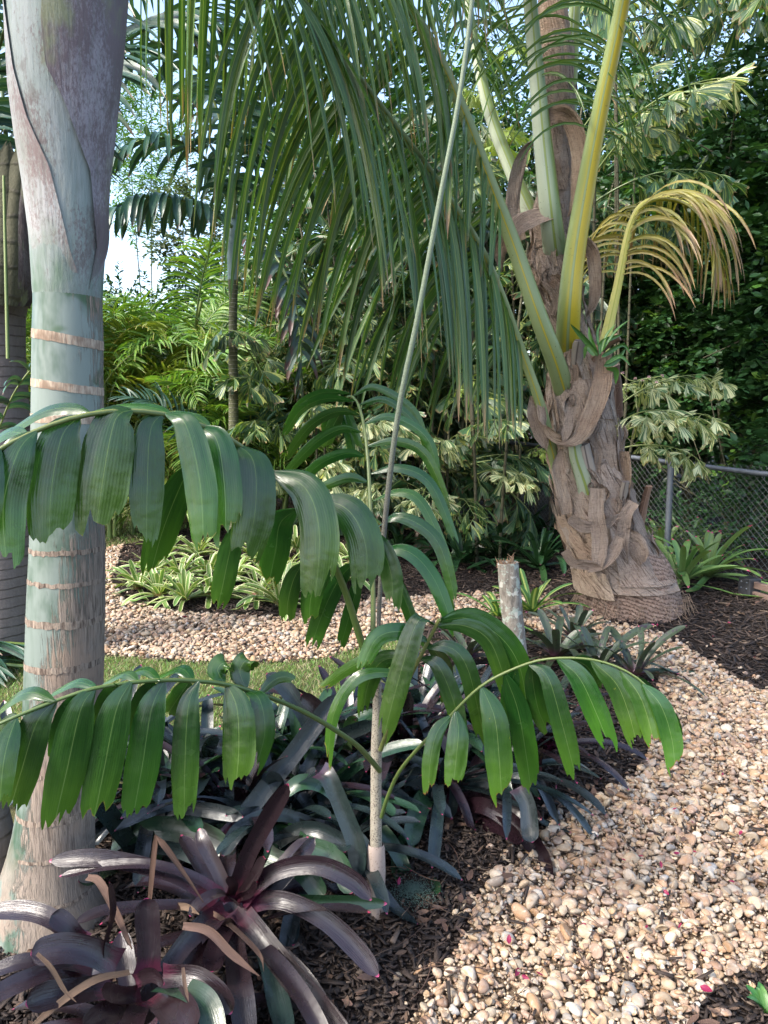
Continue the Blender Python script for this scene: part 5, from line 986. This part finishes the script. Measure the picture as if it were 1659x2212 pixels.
# ================================================================ background palms, shrubs and trees
def fish_mesh(name, L, nb, bl, nl, lw, mat, seed, droop=1.0, el=.7):
    rg = np.random.default_rng(seed); pts = arc((0, 0, 0), 0, el, L, droop, 20); T, _, _ = frames(pts); s = np.linspace(0, 1, 21)
    mb = MB(); tube(mb, pts, np.linspace(.012, .003, 21), 6, mat=1, cap=False); paths, sides, ws = [], [], []
    def leaf(b, d, ln, wd, tw):
        n = 6; p = b.copy(); q = [p.copy()]; dd = d.copy()
        for k in range(n): p = p+dd*ln/n; dd = nz(dd-ZUP*.16); q.append(p.copy())
        side = nz(np.cross(dd, nz(rg.normal(0, .9, 3)+tw))); paths.append(q); sides.append(np.tile(side, (n+1, 1))); ws.append(wd)
    for i in range(nb):
        t = .28+.7*i/(nb-1); b = np.array([np.interp(t, s, pts[:, k]) for k in range(3)]); tq = nz(np.array([np.interp(t, s, T[:, k]) for k in range(3)])); sg = 1 if i % 2 else -1
        sd = nz(np.cross(tq, ZUP))*sg; d = nz(sd*.75+tq*.75-ZUP*.1); ln = bl*(1-.45*abs(t-.55)/.45)*rg.uniform(.8, 1.1)
        az = math.atan2(d[1], d[0]); br = arc(b, az, math.asin(np.clip(d[2], -1, 1)), ln, .7, 8); tube(mb, br, np.linspace(.005, .002, 9), 5, mat=1, cap=False)
        for j in range(nl):
            tt = .25+.75*j/(nl-1); bb = np.array([np.interp(tt, np.linspace(0, 1, 9), br[:, k]) for k in range(3)]); bd = nz(br[-1]-br[0]); s2 = nz(np.cross(bd, ZUP))*(1 if j % 2 else -1)
            ld = nz(bd*.6+s2*(.7 if j < nl-1 else .1)-ZUP*rg.uniform(-.1, 1.1)+rg.normal(0, .38, 3)); leaf(bb, ld, lw*rg.uniform(.5, 1.25), lw*rg.uniform(.35, .85), s2*.3+bd*.2+ZUP*.6)
    V, LP = leafgrid(np.array(paths), np.array(sides), np.array(ws), 6, 'fish', .25, jag=.42, rg=rg)
    N = nz(np.cross(np.gradient(V, axis=1), np.array(sides)[:, :, None])); V = V+N*((np.array([0, 1, 0, 1, 0, 1, 0])-.5)*.012)[None, None, :, None]*np.linspace(0, 1, V.shape[1])[None, :, None, None]
    addleaves(mb, V, LP, 0); me = mb.mesh(name); me.materials.append(mat); me.materials.append(M_petg); return me
FISH = [fish_mesh('frond', 1.15, 8, .42, 6, .25, M_fish, 200+k, .9, .6) for k in range(4)]
FISHB = [fish_mesh('frond', 1.15, 8, .42, 6, .25, M_fishb, 230+k, .9, .6) for k in range(3)]
FISHD = [fish_mesh('frond', 1.2, 8, .44, 6, .26, M_fishd, 210+k, 1.0, .6) for k in range(3)]
FISHL = [fish_mesh('frond', .9, 6, .36, 6, .22, M_fishl, 220+k, .9, .6) for k in range(2)]
def TR(loc, az, tilt=0., roll=0., s=1.): return Matrix.Translation(Vector(loc)) @ Matrix.Rotation(az, 4, 'Z') @ Matrix.Rotation(-tilt, 4, 'Y') @ Matrix.Rotation(roll, 4, 'X') @ Matrix.Scale(s, 4)
def canes(t, loc, ns, h, r, mat, spread=.25, lean=.3, seed=0, name='stem'):
    rg = np.random.default_rng(seed); out = []
    for i in range(ns):
        a = rg.uniform(0, 6.28); q = np.sqrt(rg.random())*spread; b = np.array(loc)+np.array((math.cos(a)*q, math.sin(a)*q, 0)); H = h*rg.uniform(.7, 1.05); ln = rg.uniform(.1, 1)*lean
        pts = np.array([b+np.array((math.cos(a)*ln*H*t_**1.6, math.sin(a)*ln*H*t_**1.6, H*t_)) for t_ in np.linspace(0, 1, 10)])
        mb = MB(); tube(mb, pts, np.linspace(r, r*.7, 10), 8); obj(name, mb, mat, t); out.append(pts)
    return out
def clump(name, label, cat, loc, ns, h, r, smat, meshes, nf, zr_, tilt, sc_, seed, lean=.3, spread=.3, group=None, azf=None, top=None):
    rg = np.random.default_rng(seed); t = thing(name, label, cat, (loc[0], loc[1], 0), group); st = canes(t, (loc[0], loc[1], 0), ns, h, r, smat, spread, lean, seed)
    for i in range(nf):
        pts = st[i % ns]; f = rg.uniform(*zr_)**(.8 if top else 1); k = min(9, max(0, f*9)); b = pts[int(k)]*(1-k % 1)+pts[min(9, int(k)+1)]*(k % 1)
        az = rg.uniform(0, 6.28) if azf is None else rg.uniform(*azf); out = b-np.array((loc[0], loc[1], 0))
        inst('frond', meshes[rg.integers(len(meshes))], t, TR(tuple(out), az, rg.uniform(*tilt), rg.normal(0, .3), rg.uniform(*sc_)))
    return t
at = lambda x, Y: P(x, 900, Y)[:2]
FG = 'fishtail palms with jagged wedge leaflets'; CAMSIDE = (-2.9, -.2)
clump('fishtail_palm', 'fishtail palm clump in the centre behind the spear, striped cream and green', 'palm', at(930, 8.6), 7, 3.4, .018, M_bark, FISH[:2]+FISHD, 66, (.1, 1), (-.5, .7), (.7, 1.05), 1, .22, .35, FG)
clump('fishtail_palm', 'fishtail palm clump between the centre clump and the coconut trunk', 'palm', at(1110, 11.2), 6, 4.2, .017, M_bark, FISHD+FISH[:2], 54, (.1, 1), (-.5, .7), (.7, 1.05), 2, .22, .3, FG)
clump('fishtail_palm', 'fishtail palm clump left of centre behind the slim ringed palm', 'palm', at(735, 9.6), 6, 3.0, .017, M_bark, FISH+FISHD[:1], 52, (.12, 1), (-.5, .6), (.7, 1.05), 3, .25, .35, FG)
clump('fishtail_palm', 'small fishtail palm clump by the slim ringed palm, left of its stem', 'palm', at(610, 10.2), 4, 2.4, .016, M_bark, FISH, 26, (.3, 1), (-.5, .5), (.7, 1.0), 4, .3, .3, FG)
clump('fishtail_palm', 'dark fishtail palm clump deep behind the hanging coconut leaflets', 'palm', at(800, 11), 7, 5.4, .02, M_bark, FISHD+FISH[:1], 64, (.2, 1), (-.5, .7), (.9, 1.3), 5, .2, .5, FG)
clump('fishtail_palm', 'tall fishtail palm clump behind the top of the coconut palm', 'palm', at(1130, 10.6), 6, 5.6, .02, M_bark, FISHD+FISH[:1], 56, (.35, 1), (-.6, .6), (.9, 1.3), 6, .2, .5, FG)
def frset(name, label, loc, stems_h, items, meshes, seed, group=FG, lean=.1):
    t = thing(name, label, 'palm', (loc[0], loc[1], 0), group); canes(t, (loc[0], loc[1], 0), 3, stems_h, .017, M_bark, .12, lean, seed); rg = np.random.default_rng(seed)
    for x, y, Y, az, tl, s in items:
        b = P(x, y, Y)-np.array((loc[0], loc[1], 0)); inst('frond', meshes[rg.integers(len(meshes))], t, TR(tuple(b), R(az), R(tl), rg.normal(0, .25), s))
p7 = at(1325, 7.0)
frset('fishtail_palm', 'bright striped fishtail palm reaching right over the fence beside the coconut trunk', p7, 1.7, [(1310,960,6.9,-30,5,.8), (1315,895,6.9,-15,10,.8), (1320,930,6.85,-60,0,.66), (1320,975,6.8,-35,-15,.66), (1300,880,7.0,10,15,.55)], FISHB, 31)
frset('fishtail_palm', 'fishtail palm frond arching down above the dying yellow frond', at(1280, 7.2), 3.6, [(1275,360,7.2,-15,20,1.05), (1270,400,7.1,-50,15,.95), (1262,520,7.0,-40,-10,.7), (1270,340,7.3,20,20,.9), (1280,440,7.0,-25,-5,.9)], FISH+FISHB[:1], 32)
frset('fishtail_palm', 'high fishtail palm hanging pale fronds into the top right', at(1350, 8.6), 5.8, [(1290,30,8.4,-60,10,1.3), (1350,-10,8.3,-80,0,1.3), (1400,20,8.4,-30,0,1.3), (1330,80,8.3,-100,-15,1.2), (1300,-60,8.5,-20,20,1.4), (1430,-40,8.4,-60,5,1.4), (1380,60,8.2,-45,-20,1.2), (1460,30,8.6,-20,0,1.2), (1250,60,8.5,-130,0,1.2), (1290,120,8.4,-70,-20,1.1)], FISH+FISHD[:1], 33)
frset('fishtail_palm', 'lime coloured young fishtail fronds left of the coconut stem', at(1060, 7.4), 3.9, [(1050,250,7.3,-120,-10,.7), (1045,300,7.2,-70,-30,.7), (1070,160,7.3,-60,0,.7)], FISHL, 34)
frset('fishtail_palm', 'low lime coloured fishtail shoot by the left end of the fence', at(1110, 8.2), 1.2, [(1140,975,8.1,-60,-10,.3), (1000,830,8.0,-80,-20,.5)], FISHL, 35)
frset('fishtail_palm', 'low bright striped fishtail shoots hanging in the shade right of the central frond', at(960, 8.0), 1.3, [(930,985,7.9,-90,0,.75), (990,960,7.9,-60,5,.75), (880,960,7.9,-120,5,.75), (1020,1030,7.8,-50,-10,.65), (930,1060,7.7,-100,-15,.65), (870,1060,7.7,-130,-10,.6), (990,1080,7.6,-80,-20,.6)], FISH[:1]+FISHB[:2], 36)
frset('fishtail_palm', 'low bright striped fishtail shoots seen between the two upper leaflet rows left of the spear', at(690, 8.2), 1.3, [(640,960,8.1,-120,5,.75), (700,930,8.1,-90,5,.8), (690,1010,8.0,-70,-10,.7), (740,985,8.0,-60,0,.75), (620,1030,7.9,-130,-15,.6), (740,1060,7.8,-80,-15,.6), (600,890,8.2,-110,10,.8), (560,800,8.2,-100,10,.8)], FISH+FISHB[:1], 37)
# brown foot of the central fishtail clump
mb = MB(); f6 = rows_fn([(1080, 900, 940), (1150, 896, 936), (1205, 892, 938)], 8.1); cs = [f6(y) for y in np.arange(1060, 1206, 12)[::-1]]
tube(mb, [c for c, r in cs], [r for c, r in cs], 18, hint=(0, -1, 0), rfun=lambda v, t: 1+.06*np.sin(5*t+v*20)); obj('palm_stump', mb, M_fib, None, 'short fibrous brown palm stump on mulch below the fishtail leaves', 'stump', loc=tuple(cs[0][0]*np.array((1, 1, 0))))
# areca palms
def areca_mesh(name, L, mat, seed, droop, el):
    pts = arc((0, 0, 0), 0, el, L, droop, 22, .2*(-1)**seed); V, LP = pinnate(pts, .52, .03, 34, .22, .99, (15, 55), .45, 1.2, 5, 2, 'long', .5, prof=([0, .15, .6, 1], [.7, 1, .9, .4]), seed=seed, roll=.25)
    mb = MB(); addleaves(mb, V, LP, 0); tube(mb, pts, np.linspace(.014, .003, 23), 6, mat=1, cap=False); me = mb.mesh(name); me.materials.append(mat); me.materials.append(M_pety if mat is M_areca2 else M_petg); return me
AR = [areca_mesh('frond', 1.7, M_areca, 301+k, 1.5+.15*k, 1.0) for k in range(4)]; AR2 = [areca_mesh('frond', 1.7, M_areca2, 311+k, 1.6, .95) for k in range(2)]; ARB = [areca_mesh('frond', 1.6, M_blue, 321+k, 1.5, 1.0) for k in range(2)]
AG = 'areca palms behind the lawn'
for k, (x, Y, ns, h, nf, ms, l) in enumerate([(215, 9.2, 7, 2.2, 44, AR+AR2, 'right beside the big trunk, with yellowed fronds'), (330, 10.2, 8, 2.9, 54, AR+AR2[:1], 'in the middle, tallest and brightest'), (430, 9.6, 7, 2.3, 46, AR+AR2[:1], 'left of the slim ringed palm'), (95, 9.0, 6, 2.4, 34, AR+AR2*2, 'seen between the two thick trunks at the left'),
     (560, 11.5, 7, 2.9, 40, AR+ARB[:1], 'behind the slim ringed palm'), (330, 12.5, 5, .8, 22, AR+ARB, 'low and bluish, at the far edge of the back lawn'), (480, 12, 5, .9, 22, ARB+AR[:2], 'low, at the foot of the fishtail leaves'), (10, 12, 7, 2.4, 30, AR, 'far behind at the left edge'), (570, 9.0, 5, .9, 26, AR+ARB[:1], 'low, at the foot of the slim ringed palm'), (680, 12.5, 6, 3.4, 36, AR+ARB, 'farthest right, behind the fishtail leaves')]):
    clump('areca_palm', 'feathery areca palm clump '+l, 'palm', at(x, Y), ns, h, .03, M_petg, ms, nf, (.2, 1), (-.35, .55), (.75, 1.1), 400+k, .28, .35, AG)
# slim ringed palm
YP = 7.6; f7 = rows_fn([(470, 495, 512), (540, 491, 514), (600, 492, 515), (640, 495, 513), (700, 494, 512), (950, 494, 516), (1230, 490, 519)], YP); s7 = f7(1222)[0]
sp = thing('slim_palm', 'slim ringed palm with a bluish crownshaft and dark arching fronds', 'palm', (s7[0], s7[1], 0))
mb = MB(); cs = [f7(y) for y in np.arange(600, 1225, 14)[::-1]]; tube(mb, [c for c, r in cs], [r for c, r in cs], 18, hint=(0, -1, 0)); obj('trunk', mb, M_slim, sp)
mb = MB(); cs = [f7(y) for y in np.arange(455, 606, 10)[::-1]]; tube(mb, [c for c, r in cs], [r*1.03 for c, r in cs], 18, hint=(0, -1, 0)); obj('crownshaft', mb, M_slims, sp)
def pfrond(t, rach, L, W, n, mat, pm=M_petg, t0=.12, ang=(5, 45), lift=.15, droop=1.5, seed=1, w_=(.02, .004), label=None, shape='long', roll=.25, nu=2, jag=0., prof=None):
    pts = crom([P(*q) for q in rach], 36); V, LP = pinnate(pts, L, W, n, t0, .99, ang, lift, droop, 8, nu, shape, .4, jag, prof, seed=seed, roll=roll); mb = MB(); addleaves(mb, V, LP); fr = obj('frond', mb, mat, t, label)
    mb = MB(); tube(mb, pts, np.linspace(w_[0], w_[1], 37), 8); obj('petiole', mb, pm, fr)
M_slimf = M_blue
pfrond(sp, [(502,490,7.5),(460,462,7.4),(410,437,7.3),(350,424,7.2),(290,432,7.1),(230,468,7.0),(190,510,6.95)], .5, .075, 24, M_slimf, droop=2.6, lift=.25, seed=501, label='frond arching left with overlapping dark leaflets', nu=4)
pfrond(sp, [(504,470,7.55),(512,390,7.5),(526,300,7.4),(542,210,7.3),(548,100,7.2),(540,10,7.0)], .62, .05, 24, M_slimf, droop=1.0, lift=.3, seed=502, t0=.1, label='upright new frond')
pfrond(sp, [(510,500,7.5),(560,520,7.35),(605,570,7.2),(636,650,7.1),(650,740,7.05),(648,850,7.05)], .42, .06, 24, M_deadleaf, droop=1.8, seed=503, label='withered dark frond hanging right', lift=.1, jag=.15, nu=4)
pfrond(sp, [(500,460,7.6),(475,390,7.5),(430,330,7.4),(370,300,7.2),(300,305,7.0),(235,345,6.9)], .6, .055, 26, M_slimf, droop=1.6, seed=504, lift=.25)
pfrond(sp, [(503,455,7.7),(490,320,7.7),(450,190,7.6),(380,110,7.4),(290,85,7.2),(210,120,7.0)], .8, .06, 30, M_slimf, droop=1.5, seed=505, lift=.3)
pfrond(sp, [(510,460,7.7),(555,340,7.7),(610,220,7.6),(680,120,7.5),(760,80,7.3)], .75, .055, 26, M_slimf, droop=1.6, seed=506, lift=.3)
pfrond(sp, [(510,470,7.7),(560,400,7.9),(630,370,8.1),(700,400,8.2),(750,470,8.3)], .6, .05, 24, M_slimf, droop=1.6, seed=507)
# palm at the left edge behind the big trunk
YB2 = 4.6; f8 = rows_fn([(430, -40, 58), (520, -62, 62), (600, -66, 64), (680, -66, 50), (760, -66, 50), (900, -64, 60), (1000, -66, 66), (1400, -72, 72)], YB2); s8 = f8(1400)[0]
bp = thing('palm_tree', 'grey ringed palm with shaggy leaf bases at the left edge behind the big trunk', 'palm', (s8[0], s8[1], 0))
mb = MB(); cs = [f8(y) for y in np.arange(640, 1402, 18)[::-1]]; tube(mb, [c for c, r in cs], [r for c, r in cs], 28, hint=(0, -1, 0)); obj('trunk', mb, M_backt, bp)
mb = MB(); cs = [f8(y) for y in np.arange(430, 660, 14)[::-1]]; tube(mb, [c for c, r in cs], [r*1.02 for c, r in cs], 28, hint=(0, -1, 0), rfun=lambda v, t: 1+.07*np.sin(4*t+v*6)+.03*np.sin(11*t)); obj('leaf_base', mb, M_basal, bp)
for k, (x0, x1, x2, w_, dz) in enumerate(((-30, -45, -70, 60, -.2), (0, 5, 18, 64, -.3), (35, 48, 84, 60, -.25), (52, 75, 118, 44, -.15), (20, 30, 50, 56, -.28), (-50, -50, -40, 56, -.25))):
    q = [P(x0, 660, YB2+dz), P((x0+x1)/2, 560, YB2+dz), P(x1, 460, YB2+dz*.8), P(x2, 300, YB2+dz*.4)]; mb = MB(); V, LP = strap(q, nz(np.cross(nz(q[-1]-q[0]), C0-q[1])), pxm(YB2, w_*1.3), 8, -.6, 'lance', random.uniform(-.3, .3), nv=20, wave=.03, jag=.05); addleaves(mb, V, LP)
    obj('leaf_base', mb, (M_basal, M_bark, M_basal)[k % 3], bp)
pfrond(bp, [(-20,430,4.6),(-30,280,4.5),(-10,130,4.4),(40,0,4.2),(120,-110,4.0)], .7, .045, 30, M_slimf, droop=1.4, lift=.2, seed=511, t0=.1)
pfrond(bp, [(40,400,4.7),(75,310,4.8),(140,210,5.0),(240,110,5.3),(360,50,5.6),(480,60,5.9)], .75, .06, 30, M_slimf, droop=1.5, lift=.2, seed=512, t0=.15)
pfrond(bp, [(0,420,4.7),(-40,330,4.9),(-90,250,5.1),(-150,230,5.2)], .6, .04, 24, M_slimf, droop=1.5, seed=513)
pfrond(bp, [(30,420,4.7),(50,250,4.9),(110,60,5.2),(220,-60,5.5),(360,-90,5.8)], .85, .055, 30, M_slimf, droop=1.5, seed=514, lift=.2)
pfrond(bp, [(20,430,4.7),(10,260,4.9),(-10,80,5.0),(-60,-60,5.0)], .8, .04, 30, M_slimf, droop=1.2, seed=515, lift=.25)
lp_ = thing('palm_seedling', 'small dark bluish palm frond reaching up at the left edge beside the grey palm trunk', 'palm', tuple(P(-60, 1000, 3.4)*np.array((1, 1, 0))))
pfrond(lp_, [(-70,1400,3.4),(-50,1050,3.4),(0,920,3.35),(30,850,3.3),(70,795,3.25),(110,770,3.2)], .17, .035, 13, M_slimf, droop=1.6, seed=516, t0=.55, w_=(.008, .003))
# thin hanging stalk in front of the left palm
mb = MB(); tube(mb, crom([P(8, 380, 3.9), P(12, 560, 3.85), P(17, 775, 3.8)], 16), np.linspace(.007, .009, 17), 8); obj('hanging_stalk', mb, M_petg, None, 'thin pale green stalk hanging straight down at the left edge', 'stalk', loc=tuple(P(17, 775, 3.8)))
# leafy shrubs and trees
LT = {'oval': leaflet_template(3, 'oval', .35, .35), 'lance': leaflet_template(3, 'lance', .4, .3)}
def leafcloud(mb, cen, twd, twl, nl, ll, lw, seed, mat=0, shape='oval', droop=.3):
    rg = np.random.default_rng(seed); m = len(cen); k = (np.arange(nl)+.6)/nl
    tw = nz(twd); pos = cen[:, None]+tw[:, None]*(k[None, :, None]*twl[:, None, None]); pos[..., 2] -= droop*twl[:, None]*k[None]**2*.5
    sd = nz(np.cross(tw, ZUP+.01)); sg = np.where(np.arange(nl) % 2, 1., -1.)
    d = nz(tw[:, None]*.55+sd[:, None]*sg[None, :, None]+rg.normal(0, .35, (m, nl, 3))); up = nz(ZUP+rg.normal(0, .45, (m, nl, 3))); y = nz(np.cross(up, d)); z = np.cross(d, y)
    rot = np.stack([d, y, z], -1).reshape(-1, 3, 3); l_ = ll*np.exp(rg.normal(0, .2, m*nl)); p = (pos+d*ll*.5).reshape(-1, 3)
    scatter_leaves(mb, LT[shape], p, rot, np.column_stack([l_, l_*lw, l_*.5]), mat)
def shrub(name, label, cat, loc, z0, z1, rx, ry, ntw, nl, ll, lw, mat, seed, stems=4, group=None, shape='oval', mat2=None, f2_=.06, trunk_r=.05, hole=.35, tw=(.3, .6)):
    rg = np.random.default_rng(seed); t = thing(name, label, cat, (loc[0], loc[1], 0), group)
    c = np.array((loc[0], loc[1], (z0+z1)/2)); a = nz(rg.normal(0, 1, (ntw, 3))); rr = rg.uniform(hole, 1, (ntw, 1))**.6
    lump = 1+.22*np.sin(a@np.array((5., 3, 2))+seed)+.15*np.sin(a@np.array((-3., 7, 5))+2*seed)
    cen = c+a*rr*lump[:, None]*np.array((rx, ry, (z1-z0)/2)); twd = a*.7+rg.normal(0, .6, (ntw, 3))+np.array((0, 0, .1)); twl = rg.uniform(*tw, ntw)
    for i in range(stems):
        th = rg.uniform(0, 6.28); b = np.array((loc[0], loc[1], 0))+np.array((math.cos(th), math.sin(th), 0))*.12; e = c+nz(rg.normal(0, 1, 3)+np.array((0, 0, 1.2)))*np.array((rx, ry, (z1-z0)/2))*.7
        m_ = (b+e)/2+rg.normal(0, .12, 3); mb = MB(); pts = crom([b, m_, e], 12); tube(mb, pts, np.linspace(trunk_r, trunk_r*.3, 13), 8)
        for q in range(4):
            s0 = pts[rg.integers(5, 12)]; e2 = s0+rg.normal(0, .5, 3)+np.array((0, 0, .3)); tube(mb, crom([s0, (s0+e2)/2+rg.normal(0, .06, 3), e2], 6), np.linspace(trunk_r*.4, .006, 7), 6)
        obj('trunk', mb, M_bark, t)
    mb = MB(); k = rg.random(ntw) < (f2_ if mat2 else 0); leafcloud(mb, cen[~k], twd[~k], twl[~k], nl, ll, lw, seed, 0, shape)
    if k.any(): leafcloud(mb, cen[k], twd[k], twl[k], nl, ll, lw, seed+1, 1, shape)
    obj('crown', mb, [mat, mat2] if mat2 else mat, t); return t
HG = 'dense dark hedge behind the fence'
for k, (x, Y, z0, z1, rx, l) in enumerate([(1500, 9.6, .5, 5.2, .95, 'behind the fence post'), (1610, 9.0, .4, 5.8, .95, 'at the right edge, bright upper sprays'), (1720, 7.9, .4, 5.2, .8, 'nearest at the right edge over the boards'), (1400, 10.8, .4, 5.4, 1.0, 'behind the bright striped fishtail'), (1290, 12, .3, 6.0, 1.2, 'behind the coconut trunk'), (1560, 11.5, .3, 4.6, 1.2, 'in the second row at the right')]):
    shrub('hedge_shrub', 'tall dark leafed hedge shrub with rounded leaves, '+l, 'shrub', at(x, Y), z0, z1, rx, rx*.8, 900, 16, .092 if k in (1, 2) else .082, .62, M_hedge, 600+k, 5, HG, mat2=M_hedgel, f2_=.1, trunk_r=.035, hole=.3)
TG = 'evergreen trees closing the background'
for k, (x, Y, z0, z1, rx, l) in enumerate([(700, 15, .2, 7.5, 2.0, 'behind the middle of the hanging coconut leaflets'), (1000, 14.5, .2, 8.2, 2.1, 'behind the centre of the coconut fronds'), (1230, 15, .2, 8.6, 2.0, 'behind the coconut stem'), (520, 17, .2, 4.6, 2.2, 'behind the slim ringed palm'), (270, 17, .1, 3.9, 2.3, 'low, behind the arecas'), (30, 16, .1, 4.0, 2.4, 'low, behind the left edge palms'), (-180, 14, .1, 4.4, 2.0, 'just outside the left edge'), (860, 18, .2, 8.5, 2.3, 'farthest back in the centre'), (1400, 14, .2, 8.4, 1.8, 'behind the hedge, above the dying frond'), (1560, 14.5, .2, 7.0, 1.7, 'behind the hedge at the right, below the sky gap')]):
    shrub('evergreen_tree', 'dark evergreen tree '+l, 'tree', at(x, Y), z0, z1, rx, 1.3, 1200, 20, .11, .5, M_hedge, 700+k, 3, TG, mat2=M_hedgel if k < 3 else M_far, f2_=.12, trunk_r=.09, hole=.2, tw=(.5, .9))
shrub('far_tree', 'small grey-green tree against the bright sky left of the slim palm', 'tree', at(425, 19), 4.2, 7.0, .95, .9, 260, 14, .11, .5, M_far, 720, 3, None, shape='lance', trunk_r=.025, tw=(.4, .7))
shrub('far_tree', 'pale yellow-green far tree top showing through the fronds at upper left', 'tree', at(335, 26), 7.5, 12.5, 1.3, 1.2, 420, 14, .16, .3, M_hedgel, 721, 2, None, shape='lance', trunk_r=.03, tw=(.6, 1.1))
shrub('far_tree', 'tall thin-leaved tree behind the hedge at the upper right corner', 'tree', at(1640, 13), 3.5, 9.0, 1.1, 1.1, 380, 18, .08, .5, M_far, 722, 3, None, trunk_r=.12, tw=(.4, .8))
shrub('ground_shrub', 'low dark shrub in the shade under the hedge, right of the fence post', 'shrub', at(1560, 7.9), .05, .6, .6, .5, 160, 14, .05, .5, M_hedge, 723, 3, None, trunk_r=.012, tw=(.2, .35))

# ================================================================ unseen palm added over the camera's left shoulder: its fronds shade the foreground
cv = thing('palm_tree', 'tall feather palm standing behind the viewer, its crown shading the front bed', 'palm', (-3.4, -2.6, 0))
mb = MB(); tube(mb, [(-3.4, -2.6, 0), (-3.38, -2.6, 2), (-3.35, -2.55, 4.1)], (.15, .11, .1), 16); obj('trunk', mb, M_backt, cv)
for k in range(10):
    pts = arc((-3.35, -2.55, 4.1), k*2.4, R(62-3.2*k), 2.3, 1.5, 24, .2); V, LP = pinnate(pts, .62, .045, 30, .2, .99, (10, 50), .3, 1.3, 6, 2, 'long', .4, seed=800+k); m_ = MB(); addleaves(m_, V, LP); fr = obj('frond', m_, M_blue, cv)
    m_ = MB(); tube(m_, pts, np.linspace(.025, .004, 25), 8); obj('petiole', m_, M_petg, fr)
# crown of the big palm at the left, above the picture
top_ = fL(-150)[0]
for k in range(5):
    az = k*2.4+.6; pts = arc(top_-np.array((0, 0, .1)), az, R(72-3*k), 2.6, 1.3, 24, .2); V, LP = pinnate(pts, .6, .06, 26, .3, .99, (10, 50), .3, 1.2, 6, 2, 'long', .4, seed=830+k)
    m_ = MB(); addleaves(m_, V, LP); fr = obj('frond', m_, M_blue, pl); m_ = MB(); tube(m_, pts, np.linspace(.05, .005, 25), 10); obj('petiole', m_, M_petg, fr)
# small green weed in the bottom right corner
p = G(1655, 2190); wd_ = thing('weed', 'small bright green weed at the bottom right corner of the mulch', 'plant', tuple(p))
for k in range(9):
    pts = arc(p, 2.0+rng.normal(0, .9), R(rng.uniform(25, 75)), rng.uniform(.04, .08), 1.0, 10); mb = MB(); V, LP = strap(pts, nz(np.cross(pts[-1]-pts[0], ZUP)), .02, 4, .3, 'oval', nv=10); addleaves(mb, V, LP); obj('leaf', mb, M_orch, wd_)
